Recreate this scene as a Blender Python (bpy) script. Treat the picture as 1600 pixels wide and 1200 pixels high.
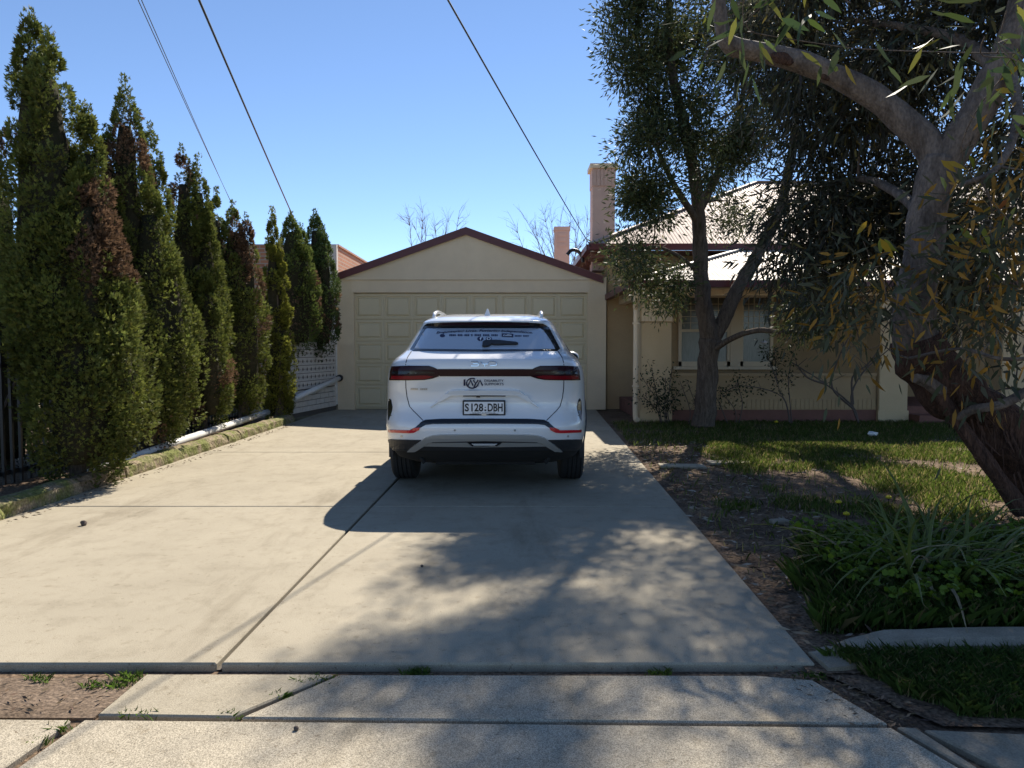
import bpy, bmesh, math, random
import numpy as np
from mathutils import Vector, Matrix, noise
from mathutils.geometry import delaunay_2d_cdt
from mathutils.bvhtree import BVHTree
random.seed(7); RNG = np.random.default_rng(7)
for o in list(bpy.data.objects): bpy.data.objects.remove(o)
S = bpy.context.scene; COL = S.collection
# ------------------------------------------------------------ camera
F, CX, CY = 1150.0, 800.0, 600.0
EYE = Vector((0, 0, 1.29)); PITCH = math.atan(55 / F)
cam = bpy.data.cameras.new('camera'); cam.sensor_width = 36; cam.lens = 36 * F / 1600
cam.clip_start = 0.05; cam.clip_end = 3000
camo = bpy.data.objects.new('camera', cam); COL.objects.link(camo)
camo.location = EYE; camo.rotation_euler = (math.pi / 2 - PITCH, 0, 0); S.camera = camo
# ------------------------------------------------------------ sky, sun, exposure
SUNV = Vector((0.288, 1.03, 1.0)).normalized()
w = bpy.data.worlds.new('World'); S.world = w; w.use_nodes = True
nt = w.node_tree; bg = nt.nodes['Background']
sky = nt.nodes.new('ShaderNodeTexSky'); sky.sky_type = 'NISHITA'; sky.sun_disc = False
sky.sun_elevation = math.asin(SUNV.z); sky.sun_rotation = math.atan2(SUNV.x, SUNV.y)
sky.altitude = 3000; sky.air_density = 1.0; sky.dust_density = 0.0; sky.ozone_density = 3.2
nt.links.new(sky.outputs[0], bg.inputs[0]); bg.inputs[1].default_value = 0.10
sl = bpy.data.lights.new('sun', 'SUN'); sl.energy = 5.0; sl.angle = math.radians(0.53); sl.color = (1, .92, .80)
so = bpy.data.objects.new('sun', sl); COL.objects.link(so); so.location = SUNV * 60
so.rotation_euler = SUNV.to_track_quat('Z', 'Y').to_euler()
S.view_settings.view_transform = 'Standard'; S.view_settings.look = 'None'
S.view_settings.gamma = 1; S.view_settings.exposure = 0.85
# ------------------------------------------------------------ pixel helpers (photo is 1600 x 1200)
FW = Vector((0, math.cos(PITCH), -math.sin(PITCH))); UP = Vector((0, math.sin(PITCH), math.cos(PITCH)))
def ray(x, y): return Vector(((x - CX) / F, 0, 0)) + UP * (-(y - CY) / F) + FW
def P(x, y, Y):
    d = ray(x, y); return EYE + d * (Y / d.y)
def G(x, y, h=0.0):
    d = ray(x, y); return EYE + d * ((h - EYE.z) / d.z)
# ------------------------------------------------------------ object helpers
def obj(name, me, mat=None, parent=None):
    if isinstance(me, bmesh.types.BMesh):
        m = bpy.data.meshes.new(name); me.to_mesh(m); me.free(); me = m
    if mat and not me.materials: me.materials.append(mat)
    o = bpy.data.objects.new(name, me); COL.objects.link(o)
    if parent: o.parent = parent
    return o
def tag(o, label, cat=None, group=None, kind=None):
    o['label'] = label
    if cat: o['category'] = cat
    if group: o['group'] = group
    if kind: o['kind'] = kind
    return o
def struct(o, label=None):
    o['kind'] = 'structure'
    if label: o['label'] = label
    return o
def thing(name, label, cat, loc=(0, 0, 0), rz=0, group=None):
    o = bpy.data.objects.new(name, None); COL.objects.link(o); o.location = loc; o.rotation_euler = (0, 0, rz)
    o.empty_display_size = .2
    return tag(o, label, cat, group)
def smooth(o, on=True):
    o.data.polygons.foreach_set('use_smooth', [on] * len(o.data.polygons)); return o
def pyd(name, v, f):
    m = bpy.data.meshes.new(name); m.from_pydata([tuple(p) for p in v], [], f); m.update(); return m
def npmesh(name, V, Fc, col=None, k=None):
    """V (n,3), Fc (m,k) same-size faces, optional per-vertex colour (n,3)"""
    m = bpy.data.meshes.new(name); n = len(V); k = Fc.shape[1]; q = len(Fc)
    m.vertices.add(n); m.vertices.foreach_set('co', np.ascontiguousarray(V, dtype=np.float32).ravel())
    m.loops.add(q * k); m.loops.foreach_set('vertex_index', np.ascontiguousarray(Fc, dtype=np.int32).ravel())
    m.polygons.add(q); m.polygons.foreach_set('loop_start', np.arange(0, q * k, k, dtype=np.int32))
    if col is not None:
        a = m.attributes.new('tint', 'FLOAT_COLOR', 'POINT')
        a.data.foreach_set('color', np.hstack([col, np.ones((n, 1))]).astype(np.float32).ravel())
    m.update(calc_edges=True); return m
def box(bm, c, s, rz=0, rot=None):
    M = Matrix.Translation(c) @ (rot.to_4x4() if rot else Matrix.Rotation(rz, 4, 'Z')) @ Matrix.Diagonal((s[0], s[1], s[2], 1))
    return bmesh.ops.create_cube(bm, size=1, matrix=M)['verts']
def bx(x0, x1, y0, y1, z0, z1, bm=None):
    b = bm or bmesh.new(); box(b, ((x0 + x1) / 2, (y0 + y1) / 2, (z0 + z1) / 2), (abs(x1 - x0), abs(y1 - y0), abs(z1 - z0))); return b
def bar(bm, a, b, wx, wz):
    a, b = Vector(a), Vector(b); d = b - a
    q = d.to_track_quat('Y', 'Z').to_matrix()
    box(bm, (a + b) / 2, (wx, d.length, wz), rot=q)
def bevel(bm, r, seg=2):
    bmesh.ops.bevel(bm, geom=list(bm.edges), offset=r, segments=seg, affect='EDGES', profile=.5, clamp_overlap=True); return bm
def prism(poly, z0, z1, bm=None):
    b = bm or bmesh.new(); n = len(poly)
    lo = [b.verts.new((p[0], p[1], z0)) for p in poly]; hi = [b.verts.new((p[0], p[1], z1)) for p in poly]
    b.faces.new(hi); b.faces.new(lo[::-1])
    for i in range(n): b.faces.new((lo[i], lo[(i + 1) % n], hi[(i + 1) % n], hi[i]))
    bmesh.ops.recalc_face_normals(b, faces=b.faces); return b
def prism_y(poly, y0, y1, bm=None):      # poly in (x,z), extruded along y
    b = bm or bmesh.new(); n = len(poly)
    lo = [b.verts.new((p[0], y0, p[1])) for p in poly]; hi = [b.verts.new((p[0], y1, p[1])) for p in poly]
    b.faces.new(hi); b.faces.new(lo[::-1])
    for i in range(n): b.faces.new((lo[i], lo[(i + 1) % n], hi[(i + 1) % n], hi[i]))
    bmesh.ops.recalc_face_normals(b, faces=b.faces); return b
def catmull(pts, n=6):
    pts = [Vector(p) for p in pts]; P_ = [pts[0] * 2 - pts[1]] + pts + [pts[-1] * 2 - pts[-2]]; out = []
    for i in range(1, len(P_) - 2):
        a, b, c, d = P_[i - 1:i + 3]
        for k in range(n):
            t = k / n; out.append(.5 * ((2 * b) + (c - a) * t + (2 * a - 5 * b + 4 * c - d) * t * t + (3 * b - a - 3 * c + d) * t ** 3))
    return out + [pts[-1]]
def tube(bm, path, rad, n=8, wob=0.0, cap=True):
    path = [Vector(p) for p in path]; m = len(path)
    if not hasattr(rad, '__len__'): rad = [rad] * m
    rings = []; ref = None
    for i, p in enumerate(path):
        t = (path[min(i + 1, m - 1)] - path[max(i - 1, 0)]).normalized()
        if ref is None: ref = t.orthogonal().normalized()
        u = (ref - t * ref.dot(t)).normalized(); ref = u; v = t.cross(u)
        r = []
        for k in range(n):
            a = 2 * math.pi * k / n; d = u * math.cos(a) + v * math.sin(a)
            rr = rad[i] * (1 + (wob * noise.noise(p * 5 + d * 1.3) if wob else 0))
            r.append(bm.verts.new(p + d * rr))
        rings.append(r)
    for i in range(m - 1):
        for k in range(n):
            bm.faces.new((rings[i][k], rings[i][(k + 1) % n], rings[i + 1][(k + 1) % n], rings[i + 1][k]))
    if cap: bm.faces.new(rings[0][::-1]); bm.faces.new(rings[-1])
    return bm
def lathe(prof, n=24, axis='x'):
    b = bmesh.new(); rings = []
    for (a, r) in prof:
        ring = []
        for k in range(n):
            t = 2 * math.pi * k / n
            ring.append(b.verts.new((a, r * math.cos(t), r * math.sin(t)) if axis == 'x' else (r * math.cos(t), r * math.sin(t), a)))
        rings.append(ring)
    for i in range(len(rings) - 1):
        for k in range(n): b.faces.new((rings[i][k], rings[i][(k + 1) % n], rings[i + 1][(k + 1) % n], rings[i + 1][k]))
    b.faces.new(rings[0][::-1]); b.faces.new(rings[-1]); bmesh.ops.recalc_face_normals(b, faces=b.faces); return b
# ------------------------------------------------------------ materials
def mat(name, c, rough=.6, c2=None, scale=5, detail=6, fine=None, bump=0, bscale=40, metal=0, coat=0, spec=.5, thr=(.35, .65), stretch=None, tint=False, transl=0):
    m = bpy.data.materials.new(name); m.use_nodes = True; n = m.node_tree.nodes; L = m.node_tree.links
    b = n['Principled BSDF']; b.inputs['Roughness'].default_value = rough; b.inputs['Metallic'].default_value = metal
    b.inputs['Coat Weight'].default_value = coat; b.inputs['Coat Roughness'].default_value = .03
    b.inputs['Specular IOR Level'].default_value = spec; b.inputs['Base Color'].default_value = (*c, 1)
    tc = n.new('ShaderNodeTexCoord'); vec = tc.outputs['Object']
    if stretch:
        mp = n.new('ShaderNodeMapping'); mp.inputs['Scale'].default_value = stretch; L.new(vec, mp.inputs[0]); vec = mp.outputs[0]
    out = None
    if tint:
        at = n.new('ShaderNodeAttribute'); at.attribute_name = 'tint'; out = at.outputs['Color']
    if c2:
        t = n.new('ShaderNodeTexNoise'); t.inputs['Scale'].default_value = scale; t.inputs['Detail'].default_value = detail; t.inputs['Roughness'].default_value = .65; L.new(vec, t.inputs[0])
        r = n.new('ShaderNodeValToRGB'); r.color_ramp.elements[0].position = thr[0]; r.color_ramp.elements[1].position = thr[1]
        r.color_ramp.elements[0].color = (*c, 1); r.color_ramp.elements[1].color = (*c2, 1); L.new(t.outputs[0], r.inputs[0]); out = r.outputs[0]
    if fine and out:
        t = n.new('ShaderNodeTexNoise'); t.inputs['Scale'].default_value = fine[0]; t.inputs['Detail'].default_value = 3; L.new(vec, t.inputs[0])
        mr = n.new('ShaderNodeMapRange'); mr.inputs[1].default_value = .3; mr.inputs[2].default_value = .7; mr.inputs[3].default_value = 1 - fine[1]; mr.inputs[4].default_value = 1 + fine[1]; L.new(t.outputs[0], mr.inputs[0])
        mx = n.new('ShaderNodeVectorMath'); mx.operation = 'MULTIPLY'; L.new(out, mx.inputs[0]); L.new(mr.outputs[0], mx.inputs[1]); out = mx.outputs[0]
    if out: L.new(out, b.inputs['Base Color'])
    if bump:
        t = n.new('ShaderNodeTexNoise'); t.inputs['Scale'].default_value = bscale; t.inputs['Detail'].default_value = 5; L.new(vec, t.inputs[0])
        bp = n.new('ShaderNodeBump'); bp.inputs['Strength'].default_value = bump; bp.inputs['Distance'].default_value = .02; L.new(t.outputs[0], bp.inputs['Height']); L.new(bp.outputs[0], b.inputs['Normal'])
    if transl:
        tr = n.new('ShaderNodeBsdfTranslucent'); mx = n.new('ShaderNodeMixShader'); mx.inputs[0].default_value = transl
        if out: L.new(out, tr.inputs[0])
        else: tr.inputs[0].default_value = (*c, 1)
        L.new(b.outputs[0], mx.inputs[1]); L.new(tr.outputs[0], mx.inputs[2]); L.new(mx.outputs[0], n['Material Output'].inputs[0])
    return m
M = {}
def concrete(name, c1, c2, stain, sp, spk, seed=0):
    m = mat(name, c1, .88, c2, .9, 10, (sp, spk), .10, 260, spec=.15, thr=(.28, .75)); n = m.node_tree.nodes; L = m.node_tree.links; b = n['Principled BSDF']
    src = b.inputs['Base Color'].links[0].from_socket; tc = [q for q in n if q.type == 'TEX_COORD'][0]
    def layer(src, scale, lo, hi, col, stretch=(1, 1, 1), detail=8, fac=1.0):
        mp = n.new('ShaderNodeMapping'); mp.inputs['Scale'].default_value = stretch; mp.inputs['Location'].default_value = (seed + scale, scale, 0); L.new(tc.outputs['Object'], mp.inputs[0])
        t = n.new('ShaderNodeTexNoise'); t.inputs['Scale'].default_value = scale; t.inputs['Detail'].default_value = detail; t.inputs['Roughness'].default_value = .7; L.new(mp.outputs[0], t.inputs[0])
        mr = n.new('ShaderNodeMapRange'); mr.inputs[1].default_value = lo; mr.inputs[2].default_value = hi; mr.inputs[4].default_value = fac; L.new(t.outputs[0], mr.inputs[0])
        mx = n.new('ShaderNodeMix'); mx.data_type = 'RGBA'; mx.blend_type = 'MULTIPLY'; L.new(mr.outputs[0], mx.inputs['Factor']); L.new(src, mx.inputs[6]); mx.inputs[7].default_value = (*col, 1); return mx.outputs[2]
    src = layer(src, 5, .50, .72, (.80, .79, .77)); src = layer(src, 1.1, .54, .70, stain, (1.6, .35, 1)); src = layer(src, 14, .60, .70, (.72, .69, .64), detail=3, fac=.7); src = layer(src, 42, .66, .72, (.55, .5, .45), detail=2, fac=.8)
    L.new(src, b.inputs['Base Color']); return m
M['conc'] = concrete('driveway concrete', (.39, .345, .26), (.305, .268, .20), (.70, .68, .65), 260, .30)
M['path'] = concrete('exposed aggregate concrete', (.42, .37, .285), (.32, .28, .21), (.74, .72, .68), 270, .60, 5)
M['newconc'] = mat('newer pale concrete', (.33, .285, .215), .85, (.21, .18, .13), 4, 8, (150, .2), .15, 90, spec=.2)
M['soil'] = mat('soil and leaf litter', (.085, .058, .04), .95, (.19, .135, .09), 2.2, 10, (60, .6), .9, 35, spec=.1)
M['dirt'] = mat('bare dirt', (.20, .15, .11), .95, (.12, .088, .062), 6, 9, (80, .4), .7, 45, spec=.1)
M['asphalt'] = mat('asphalt paled for bounce', (.20, .185, .16), .9, (.15, .14, .12), 6, 6, (200, .4), .3, 150)  # road out of view, tone raised to bounce light onto garage and car
M['tan'] = mat('shade toned render', (.44, .305, .165), .9, (.38, .26, .14), 1.4, 8, (60, .05), .25, 100, spec=.2)  # house render darkened, verandah shade put into its colour
M['pier'] = mat('lit toned pier render', (.62, .46, .27), .9, (.56, .41, .235), 1.4, 8, (60, .05), .25, 100, spec=.2)  # same render in a lighter copy for piers that catch more sky
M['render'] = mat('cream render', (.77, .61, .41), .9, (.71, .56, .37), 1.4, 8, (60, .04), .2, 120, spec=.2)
M['cream'] = mat('cream paint', (.78, .62, .42), .6, (.72, .57, .385), 2, 6, None, .05, 60)
M['door'] = mat('beige door paint', (.68, .57, .37), .5, (.63, .53, .345), 2, 6, None, .05, 60)
M['maroon'] = mat('maroon gutter paint', (.125, .028, .028), .45, (.10, .022, .022), 4)
M['iron'] = mat('galvanised corrugated iron', (.50, .46, .41), .6, (.38, .33, .28), 2.2, 8, None, .05, 30, metal=.2)
M['ironpink'] = mat('weathered corrugated iron', (.42, .32, .265), .65, (.32, .23, .18), 1.6, 8, None, .05, 30, metal=.1)
M['pink'] = mat('pink chimney render', (.62, .44, .36), .9, (.56, .39, .32), 3, 8, None, .2, 80)
M['plinth'] = mat('red oxide plinth', (.20, .085, .06), .85, (.15, .065, .045), 4)
M['dark'] = mat('dark opening', (.03, .027, .024), .7)
M['glass'] = mat('window glass', (.05, .055, .05), .06)
M['curtain'] = mat('net curtain behind glass', (.30, .31, .27), .25, (.22, .23, .2), 14, stretch=(6, 1, .4))
M['lead'] = mat('leadlight glass', (.10, .095, .08), .15, (.16, .15, .12), 20)
M['whiteblock'] = mat('painted block', (.66, .60, .53), .85, (.56, .505, .44), 9, 6, None, .3, 90)
M['darkfill'] = mat('dark joint and hole fill', (.10, .085, .07), .95)
M['pvc'] = mat('white pvc', (.78, .77, .74), .4, (.68, .66, .61), 6)
M['blackmetal'] = mat('black powder coat', (.012, .012, .013), .45)
M['stone'] = mat('mossy kerb stone', (.27, .215, .145), .95, (.155, .165, .055), 5, 9, (50, .45), 1.0, 28, spec=.1, thr=(.42, .58))
M['stone2'] = mat('brown kerb stone', (.24, .19, .135), .95, (.15, .115, .08), 6, 9, (50, .4), 1.0, 28, spec=.1)
M['bark'] = mat('furrowed grey bark', (.16, .125, .095), .95, (.07, .052, .04), 7, 8, (40, .3), 1.0, 22, stretch=(4, 4, .6), spec=.15)
M['gum'] = mat('smooth gum bark', (.17, .132, .108), .8, (.055, .04, .032), 5.5, 10, (45, .3), .9, 26, stretch=(1.5, 1.5, .7), spec=.25, thr=(.4, .7))
M['gumrough'] = mat('stringy red brown bark', (.11, .06, .042), .95, (.045, .028, .022), 9, 8, (40, .4), 1.0, 20, stretch=(4, 4, .5), spec=.1)
M['twig'] = mat('twig', (.10, .075, .06), .9)
M['baretwig'] = mat('grey bare twig', (.22, .18, .155), .9)
M['leaf'] = mat('leaves', (.06, .08, .03), .55, tint=True, transl=.35, spec=.22)
M['conifer'] = mat('conifer sprays', (.05, .08, .03), .7, tint=True, transl=.32, spec=.2)
M['grass'] = mat('grass blades', (.06, .12, .02), .55, tint=True, transl=.4, spec=.3)
M['litter'] = mat('dry leaves', (.2, .15, .1), .8, tint=True, spec=.2)
M['crownshade'] = mat('crown shade core', (.05, .042, .026), .95, (.03, .03, .016), 12, 6, None, 1.0, 25, spec=.05)  # dark brown stands in for the shade inside the crown
M['brick'] = mat('orange brick', (.5, .2, .1), .9)
def brickmat():
    m = M['brick']; n = m.node_tree.nodes; L = m.node_tree.links
    t = n.new('ShaderNodeTexBrick'); t.inputs['Color1'].default_value = (.47, .20, .10, 1); t.inputs['Color2'].default_value = (.38, .15, .08, 1); t.inputs['Mortar'].default_value = (.40, .33, .26, 1)
    t.inputs['Scale'].default_value = 1; t.inputs['Brick Width'].default_value = .24; t.inputs['Row Height'].default_value = .086; t.inputs['Mortar Size'].default_value = .01
    tc = n.new('ShaderNodeTexCoord'); sp = n.new('ShaderNodeSeparateXYZ'); cb = n.new('ShaderNodeCombineXYZ'); ad = n.new('ShaderNodeMath')
    L.new(tc.outputs['Object'], sp.inputs[0]); L.new(sp.outputs[0], ad.inputs[0]); L.new(sp.outputs[1], ad.inputs[1]); L.new(ad.outputs[0], cb.inputs[0]); L.new(sp.outputs[2], cb.inputs[1]); L.new(cb.outputs[0], t.inputs[0]); L.new(t.outputs[0], n['Principled BSDF'].inputs['Base Color'])
brickmat()
# car
M['paint'] = mat('white car paint', (.74, .75, .76), .35, coat=1.0, spec=.5)
M['rearglass'] = mat('blue grey rear glass', (.36, .41, .48), .05, spec=.9, coat=1)  # even pale blue grey base colour under gloss
M['carglass'] = mat('dark car glass', (.012, .014, .016), .04, spec=.9)
M['gloss'] = mat('gloss black trim', (.012, .012, .015), .12)
M['matt'] = mat('matt black plastic', (.022, .022, .024), .55)
M['lamp'] = mat('dark red tail lamp', (.020, .002, .006), .22, spec=.25)
M['lampred'] = mat('red lamp element', (.17, .006, .012), .25, spec=.25)
M['reflector'] = mat('red reflector', (.55, .012, .02), .15, coat=1)
M['silver'] = mat('satin silver trim', (.52, .50, .47), .35, metal=.6)
M['chrome'] = mat('chrome', (.75, .73, .70), .12, metal=1)
M['tyre'] = mat('tyre rubber', (.014, .014, .015), .8, (.02, .02, .02), 20)
M['ink'] = mat('navy vinyl', (.012, .014, .05), .4)
M['black'] = mat('black print', (.012, .012, .014), .5)
M['plate'] = mat('number plate white', (.74, .75, .76), .45)
M['lens'] = mat('clear reversing lens', (.55, .56, .56), .2)
M['seam'] = mat('panel gap', (.02, .02, .025), .8)
M['under'] = mat('car underside', (.012, .012, .012), .9)
# ============================================================ GROUND
gm = mat('verge soil and grass', (.24, .19, .12), .95, (.13, .12, .05), .5, 10, (30, .4), .5, 20, spec=.1)
b = bmesh.new(); bmesh.ops.create_grid(b, x_segments=2, y_segments=2, size=900, matrix=Matrix.Translation((0, 300, -.05)))
struct(obj('ground', b, gm))
b = prism([(-300, -12), (300, -12), (300, -2.6), (-300, -2.6)], -.30, -.042); struct(obj('road', b, M['asphalt']))
drv_edge = lambda y: 1.12 + .0425 * y          # right edge of the driveway
garden = [(drv_edge(2.9) - .05, 2.9), (30, 2.9), (30, 30), (2.0, 30), (2.0, 15.4), (drv_edge(15.4) - .05, 15.4)]
def sheet(poly, z, name, m, res=None):
    b = bmesh.new(); f = b.faces.new([b.verts.new((p[0], p[1], z)) for p in poly]); return obj(name, b, m)
struct(sheet(garden, -.012, 'garden_soil', M['soil']))
# driveway slabs
jx = lambda y: -1.255 + .0165 * y
drive = thing('driveway', 'pale concrete driveway in large slabs leading to the garage door', None); drive['kind'] = 'structure'
ys = [2.96, 5.98, 9.15, 12.3, 15.62]; kx = -3.86
for i in range(4):
    a, c = ys[i] + .006, ys[i + 1] - .006
    for (l, r) in ((lambda y: kx, lambda y: jx(y) - .010), (lambda y: jx(y) + .010, drv_edge)):
        p = [(l(a), a), (r(a), a), (r(c), c), (l(c), c)]
        o = obj('slab', bevel(prism(p, -.12, 0), .007, 1), M['conc'], drive)
struct(sheet([(kx, 2.97), (1.3, 2.97), (1.7, 15.6), (kx, 15.6)], -.03, 'joint_fill', M['darkfill'])).parent = drive
# footpath
fp = thing('footpath', 'exposed aggregate concrete footpath slabs in front of the driveway', None); fp['kind'] = 'structure'
def slabpx(px, m, z=-.009, ex=None):
    p = [tuple(G(x, y, z).xy) for (x, y) in px] + (ex or []); obj('slab', bevel(prism(p, z - .1, z), .006, 1), m, fp)
def gx(x, y): return tuple(G(x, y, -.009).xy)
slabpx([(152, 1116), (362, 1119), (522, 1053), (228, 1053)], M['conc'])
slabpx([(376, 1121), (1388, 1130), (1270, 1062), (1180, 1055), (530, 1054)], M['path'])
a = gx(132, 1124); c = gx(1392, 1136); e = gx(1500, 1200)
slabpx([(132, 1124), (1392, 1136), (1500, 1200)], M['path'], ex=[(e[0] + .45, .9), (-1.70, .9)])
slabpx([(-340, 1120), (112, 1124)], M['path'], ex=[(-1.735, .9), (-4.6, .9)])
slabpx([(1400, 1134), (1432, 1137), (1600, 1245)], M['newconc'], ex=[(e[0] + .75, .9), (e[0] + .49, .9)])
slabpx([(1442, 1139), (1900, 1160)], M['newconc'], ex=[(3.6, .9), (e[0] + .79, .9)])
struct(sheet([(-5, .9), (4, .9), (4, 2.6), (1.3, 2.96), (-5, 2.96)], -.034, 'joint_fill', M['soil'])).parent = fp
p = [gx(-400, 1054), gx(224, 1054), gx(146, 1116), gx(-400, 1116)]
struct(obj('dirt_patch', prism(p, -.1, -.022), M['dirt']))
struct(sheet([(1.22, 2.97), (6, 3.12), (6, 2.3), (1.5, 2.5)], -.020, 'verge_soil', M['soil']))
# curved concrete garden edging at the right
pth = [(1.27, 3.0), (1.34, 3.01), (1.43, 3.06), (1.56, 3.13), (1.8, 3.17), (2.3, 3.19), (3.2, 3.2), (5.5, 3.22)]
cp = catmull([(x, y, 0) for x, y in pth], 4)
def edging(pts, name, z):
    b = bmesh.new(); prof = [(-.085, -.1), (-.085, .02), (-.05, .045), (.05, .048), (.085, .025), (.085, -.1)]; R = []; f_ = lambda q: min(1, .12 + max(0, q.x) * 2.4)
    for i, q in enumerate(pts):
        t = (pts[min(i + 1, len(pts) - 1)] - pts[max(i - 1, 0)]).normalized(); nrm = Vector((-t.y, t.x, 0))
        R.append([b.verts.new(q + nrm * (u * (1 + .12 * noise.noise(q * 6))) + Vector((0, 0, (v if v < 0 else v * f_(q)) + z + (.008 * noise.noise(q * 9 + Vector((u * 20, 0, 0))) if v > 0 else 0)))) for u, v in prof])
    for i in range(len(R) - 1):
        for k in range(len(prof) - 1): b.faces.new((R[i][k], R[i][k + 1], R[i + 1][k + 1], R[i + 1][k]))
    b.faces.new(R[0]); b.faces.new(R[-1][::-1]); bmesh.ops.recalc_face_normals(b, faces=b.faces); return b
ed = thing('garden_edging', 'low curved concrete edging between the garden bed and the grass verge', 'edging', (1.3, 3, 0))
for seg, nm in ((cp[:8], 'end_piece'), (cp[8:], 'long_piece')):
    o = obj('edging_piece', edging([v - Vector((1.3, 3, 0)) for v in seg], nm, 0), M['newconc'], ed)
# kerb stones at the left
kerb = thing('stone_kerb', 'mossy stone kerb along the left edge of the driveway under the conifers', 'kerb', (-3.95, 9, 0))
kys = [3.2, 5.0, 6.55, 7.3, 9.95, 10.45, 13.0]
for i in range(len(kys) - 1):
    b = bmesh.new(); n = max(4, int((kys[i + 1] - kys[i]) / .07)); R = []
    for k in range(n + 1):
        y = kys[i] + .012 + (kys[i + 1] - kys[i] - .024) * k / n; ring = []
        for (x, z) in ((-.12, -.1), (-.12, .11), (-.06, .135), (.03, .13), (.085, .10), (.10, .03), (.10, -.1)):
            v = Vector((x, y - 9, z)); d = noise.noise(Vector((x * 9, y * 4, z * 9 + i))) * .022 + noise.noise(Vector((x * 25, y * 14, z * 25))) * .012
            ring.append(b.verts.new(v + Vector((d if z > -.05 else 0, 0, d * .8 if z > 0 else 0))))
        R.append(ring)
    for k in range(n):
        for j in range(6): b.faces.new((R[k][j], R[k][j + 1], R[k + 1][j + 1], R[k + 1][j]))
    b.faces.new(R[0]); b.faces.new(R[-1][::-1]); bmesh.ops.recalc_face_normals(b, faces=b.faces)
    obj('stone', b, M['stone'] if i in (1, 3, 4, 5) else M['stone2'], kerb)
struct(sheet([(-9, 3), (-4.0, 3), (-4.0, 13.1), (-9, 13.1)], .06, 'garden_bed', M['soil']))
# ============================================================ GARAGE
GY = 15.62
gar = thing('garage', 'cream rendered double garage with low maroon edged gable and panelled door', 'garage', (-.9, GY, 0))
def loc(bm, o):
    bmesh.ops.translate(bm, verts=bm.verts, vec=-Vector(o.location)); return bm
xl, xr, dl, dr = -3.70, 1.99, -3.335, 1.59
DT = P(600, 458, GY).z
def gpart(name, bm, m): return obj(name, loc(bm, gar), m, gar)
b = bx(xl, dl - .004, GY - .02, GY + 6, 0, 2.80); bx(dr + .004, xr, GY - .02, GY + 6, 0, 2.80, b); bx(dl - .004, dr + .004, GY + .12, GY + .2, DT, 2.8, b); bx(xl + .01, xr - .01, GY + 5.8, GY + 6, 0, 2.8, b)
gpart('wall', b, M['render'])
apx = P(728, 356, GY); el = P(533, 426, GY); er = P(938, 431, GY)
b = prism_y([(xl + .02, 2.79), (1.9, 2.79), (er.x - .05, er.z - .06), (apx.x, apx.z - .08), (el.x + .03, el.z - .06)], GY - .03, GY + .1); gpart('gable_panel', b, M['cream'])
gpart('lintel', bx(dl - .05, dr + .05, GY - .035, GY + .1, DT + .01, 2.735), M['cream'])
gpart('gable_batten', bx(xl + .18, 1.9, GY - .06, GY - .031, 2.74, 2.80), M['cream'])
for x in (-1.55,): gpart('joint_strip', bx(x, x + .015, GY - .04, GY - .035, DT + .02, 2.73), M['cream'])
gpart('gable_joint', bx(apx.x - .012, apx.x + .012, GY - .036, GY - .031, 2.81, apx.z - .2), M['cream'])
for s, e_ in ((0, el), (1, er)):
    b = bmesh.new(); A = Vector((apx.x, 0, apx.z)); E = Vector((e_.x, 0, e_.z)); E = E + (E - A).normalized() * .06
    dn = Vector((0, 0, -.15)); b2 = prism_y([(A.x, A.z), (A.x, A.z - .155), (E.x, E.z - .145), (E.x, E.z)], GY - .10, GY - .062, b); gpart('barge_board', b, M['maroon'])
    b = prism_y([(A.x, A.z + .012), (A.x, A.z - .03), (E.x, E.z - .03), (E.x, E.z + .012)], GY - .058, GY + 6.1); gpart('roof', b, M['ironpink'])
gpart('door_jamb', bx(dl - .003, dl, GY + .0, GY + .1, 0, DT), M['cream']); gpart('door_jamb', bx(dr, dr + .003, GY, GY + .1, 0, DT), M['cream'])
dm = bx(dl, dr, GY + .06, GY + .1, .0, DT); door = gpart('garage_door', dm, M['door'])
rows = [0.03, .52, .98, 1.45, 1.91, DT - .01]; cw = (dr - dl) / 8
def panel_mesh(w_, h_):
    b = bmesh.new(); W0, H0 = w_ / 2, h_ / 2
    def loop(x, z, y): return [b.verts.new(p) for p in ((-x, y, -z), (x, y, -z), (x, y, z), (-x, y, z))]
    st = [(W0, H0, 0), (W0, H0, -.034), (W0 - .04, H0 - .045, -.038), (W0 - .046, H0 - .051, -.012), (W0 - .066, H0 - .071, -.012), (W0 - .098, H0 - .10, -.036)]
    L_ = [loop(*q) for q in st]
    for A, B in zip(L_, L_[1:]):
        for i in range(4): b.faces.new((A[i], A[(i + 1) % 4], B[(i + 1) % 4], B[i]))
    b.faces.new(L_[-1]); bmesh.ops.recalc_face_normals(b, faces=b.faces)
    return b
for r in range(5):
    hh = rows[r + 1] - rows[r] - .016; me = bpy.data.meshes.new('panel'); pb = panel_mesh(cw - .004, hh); pb.to_mesh(me); pb.free(); me.materials.append(M['door'])
    for c_ in range(8):
        o = obj('panel', me, None, door); o.location = Vector((dl + cw * (c_ + .5), GY + .0585, (rows[r] + rows[r + 1]) / 2)) - gar.location
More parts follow.
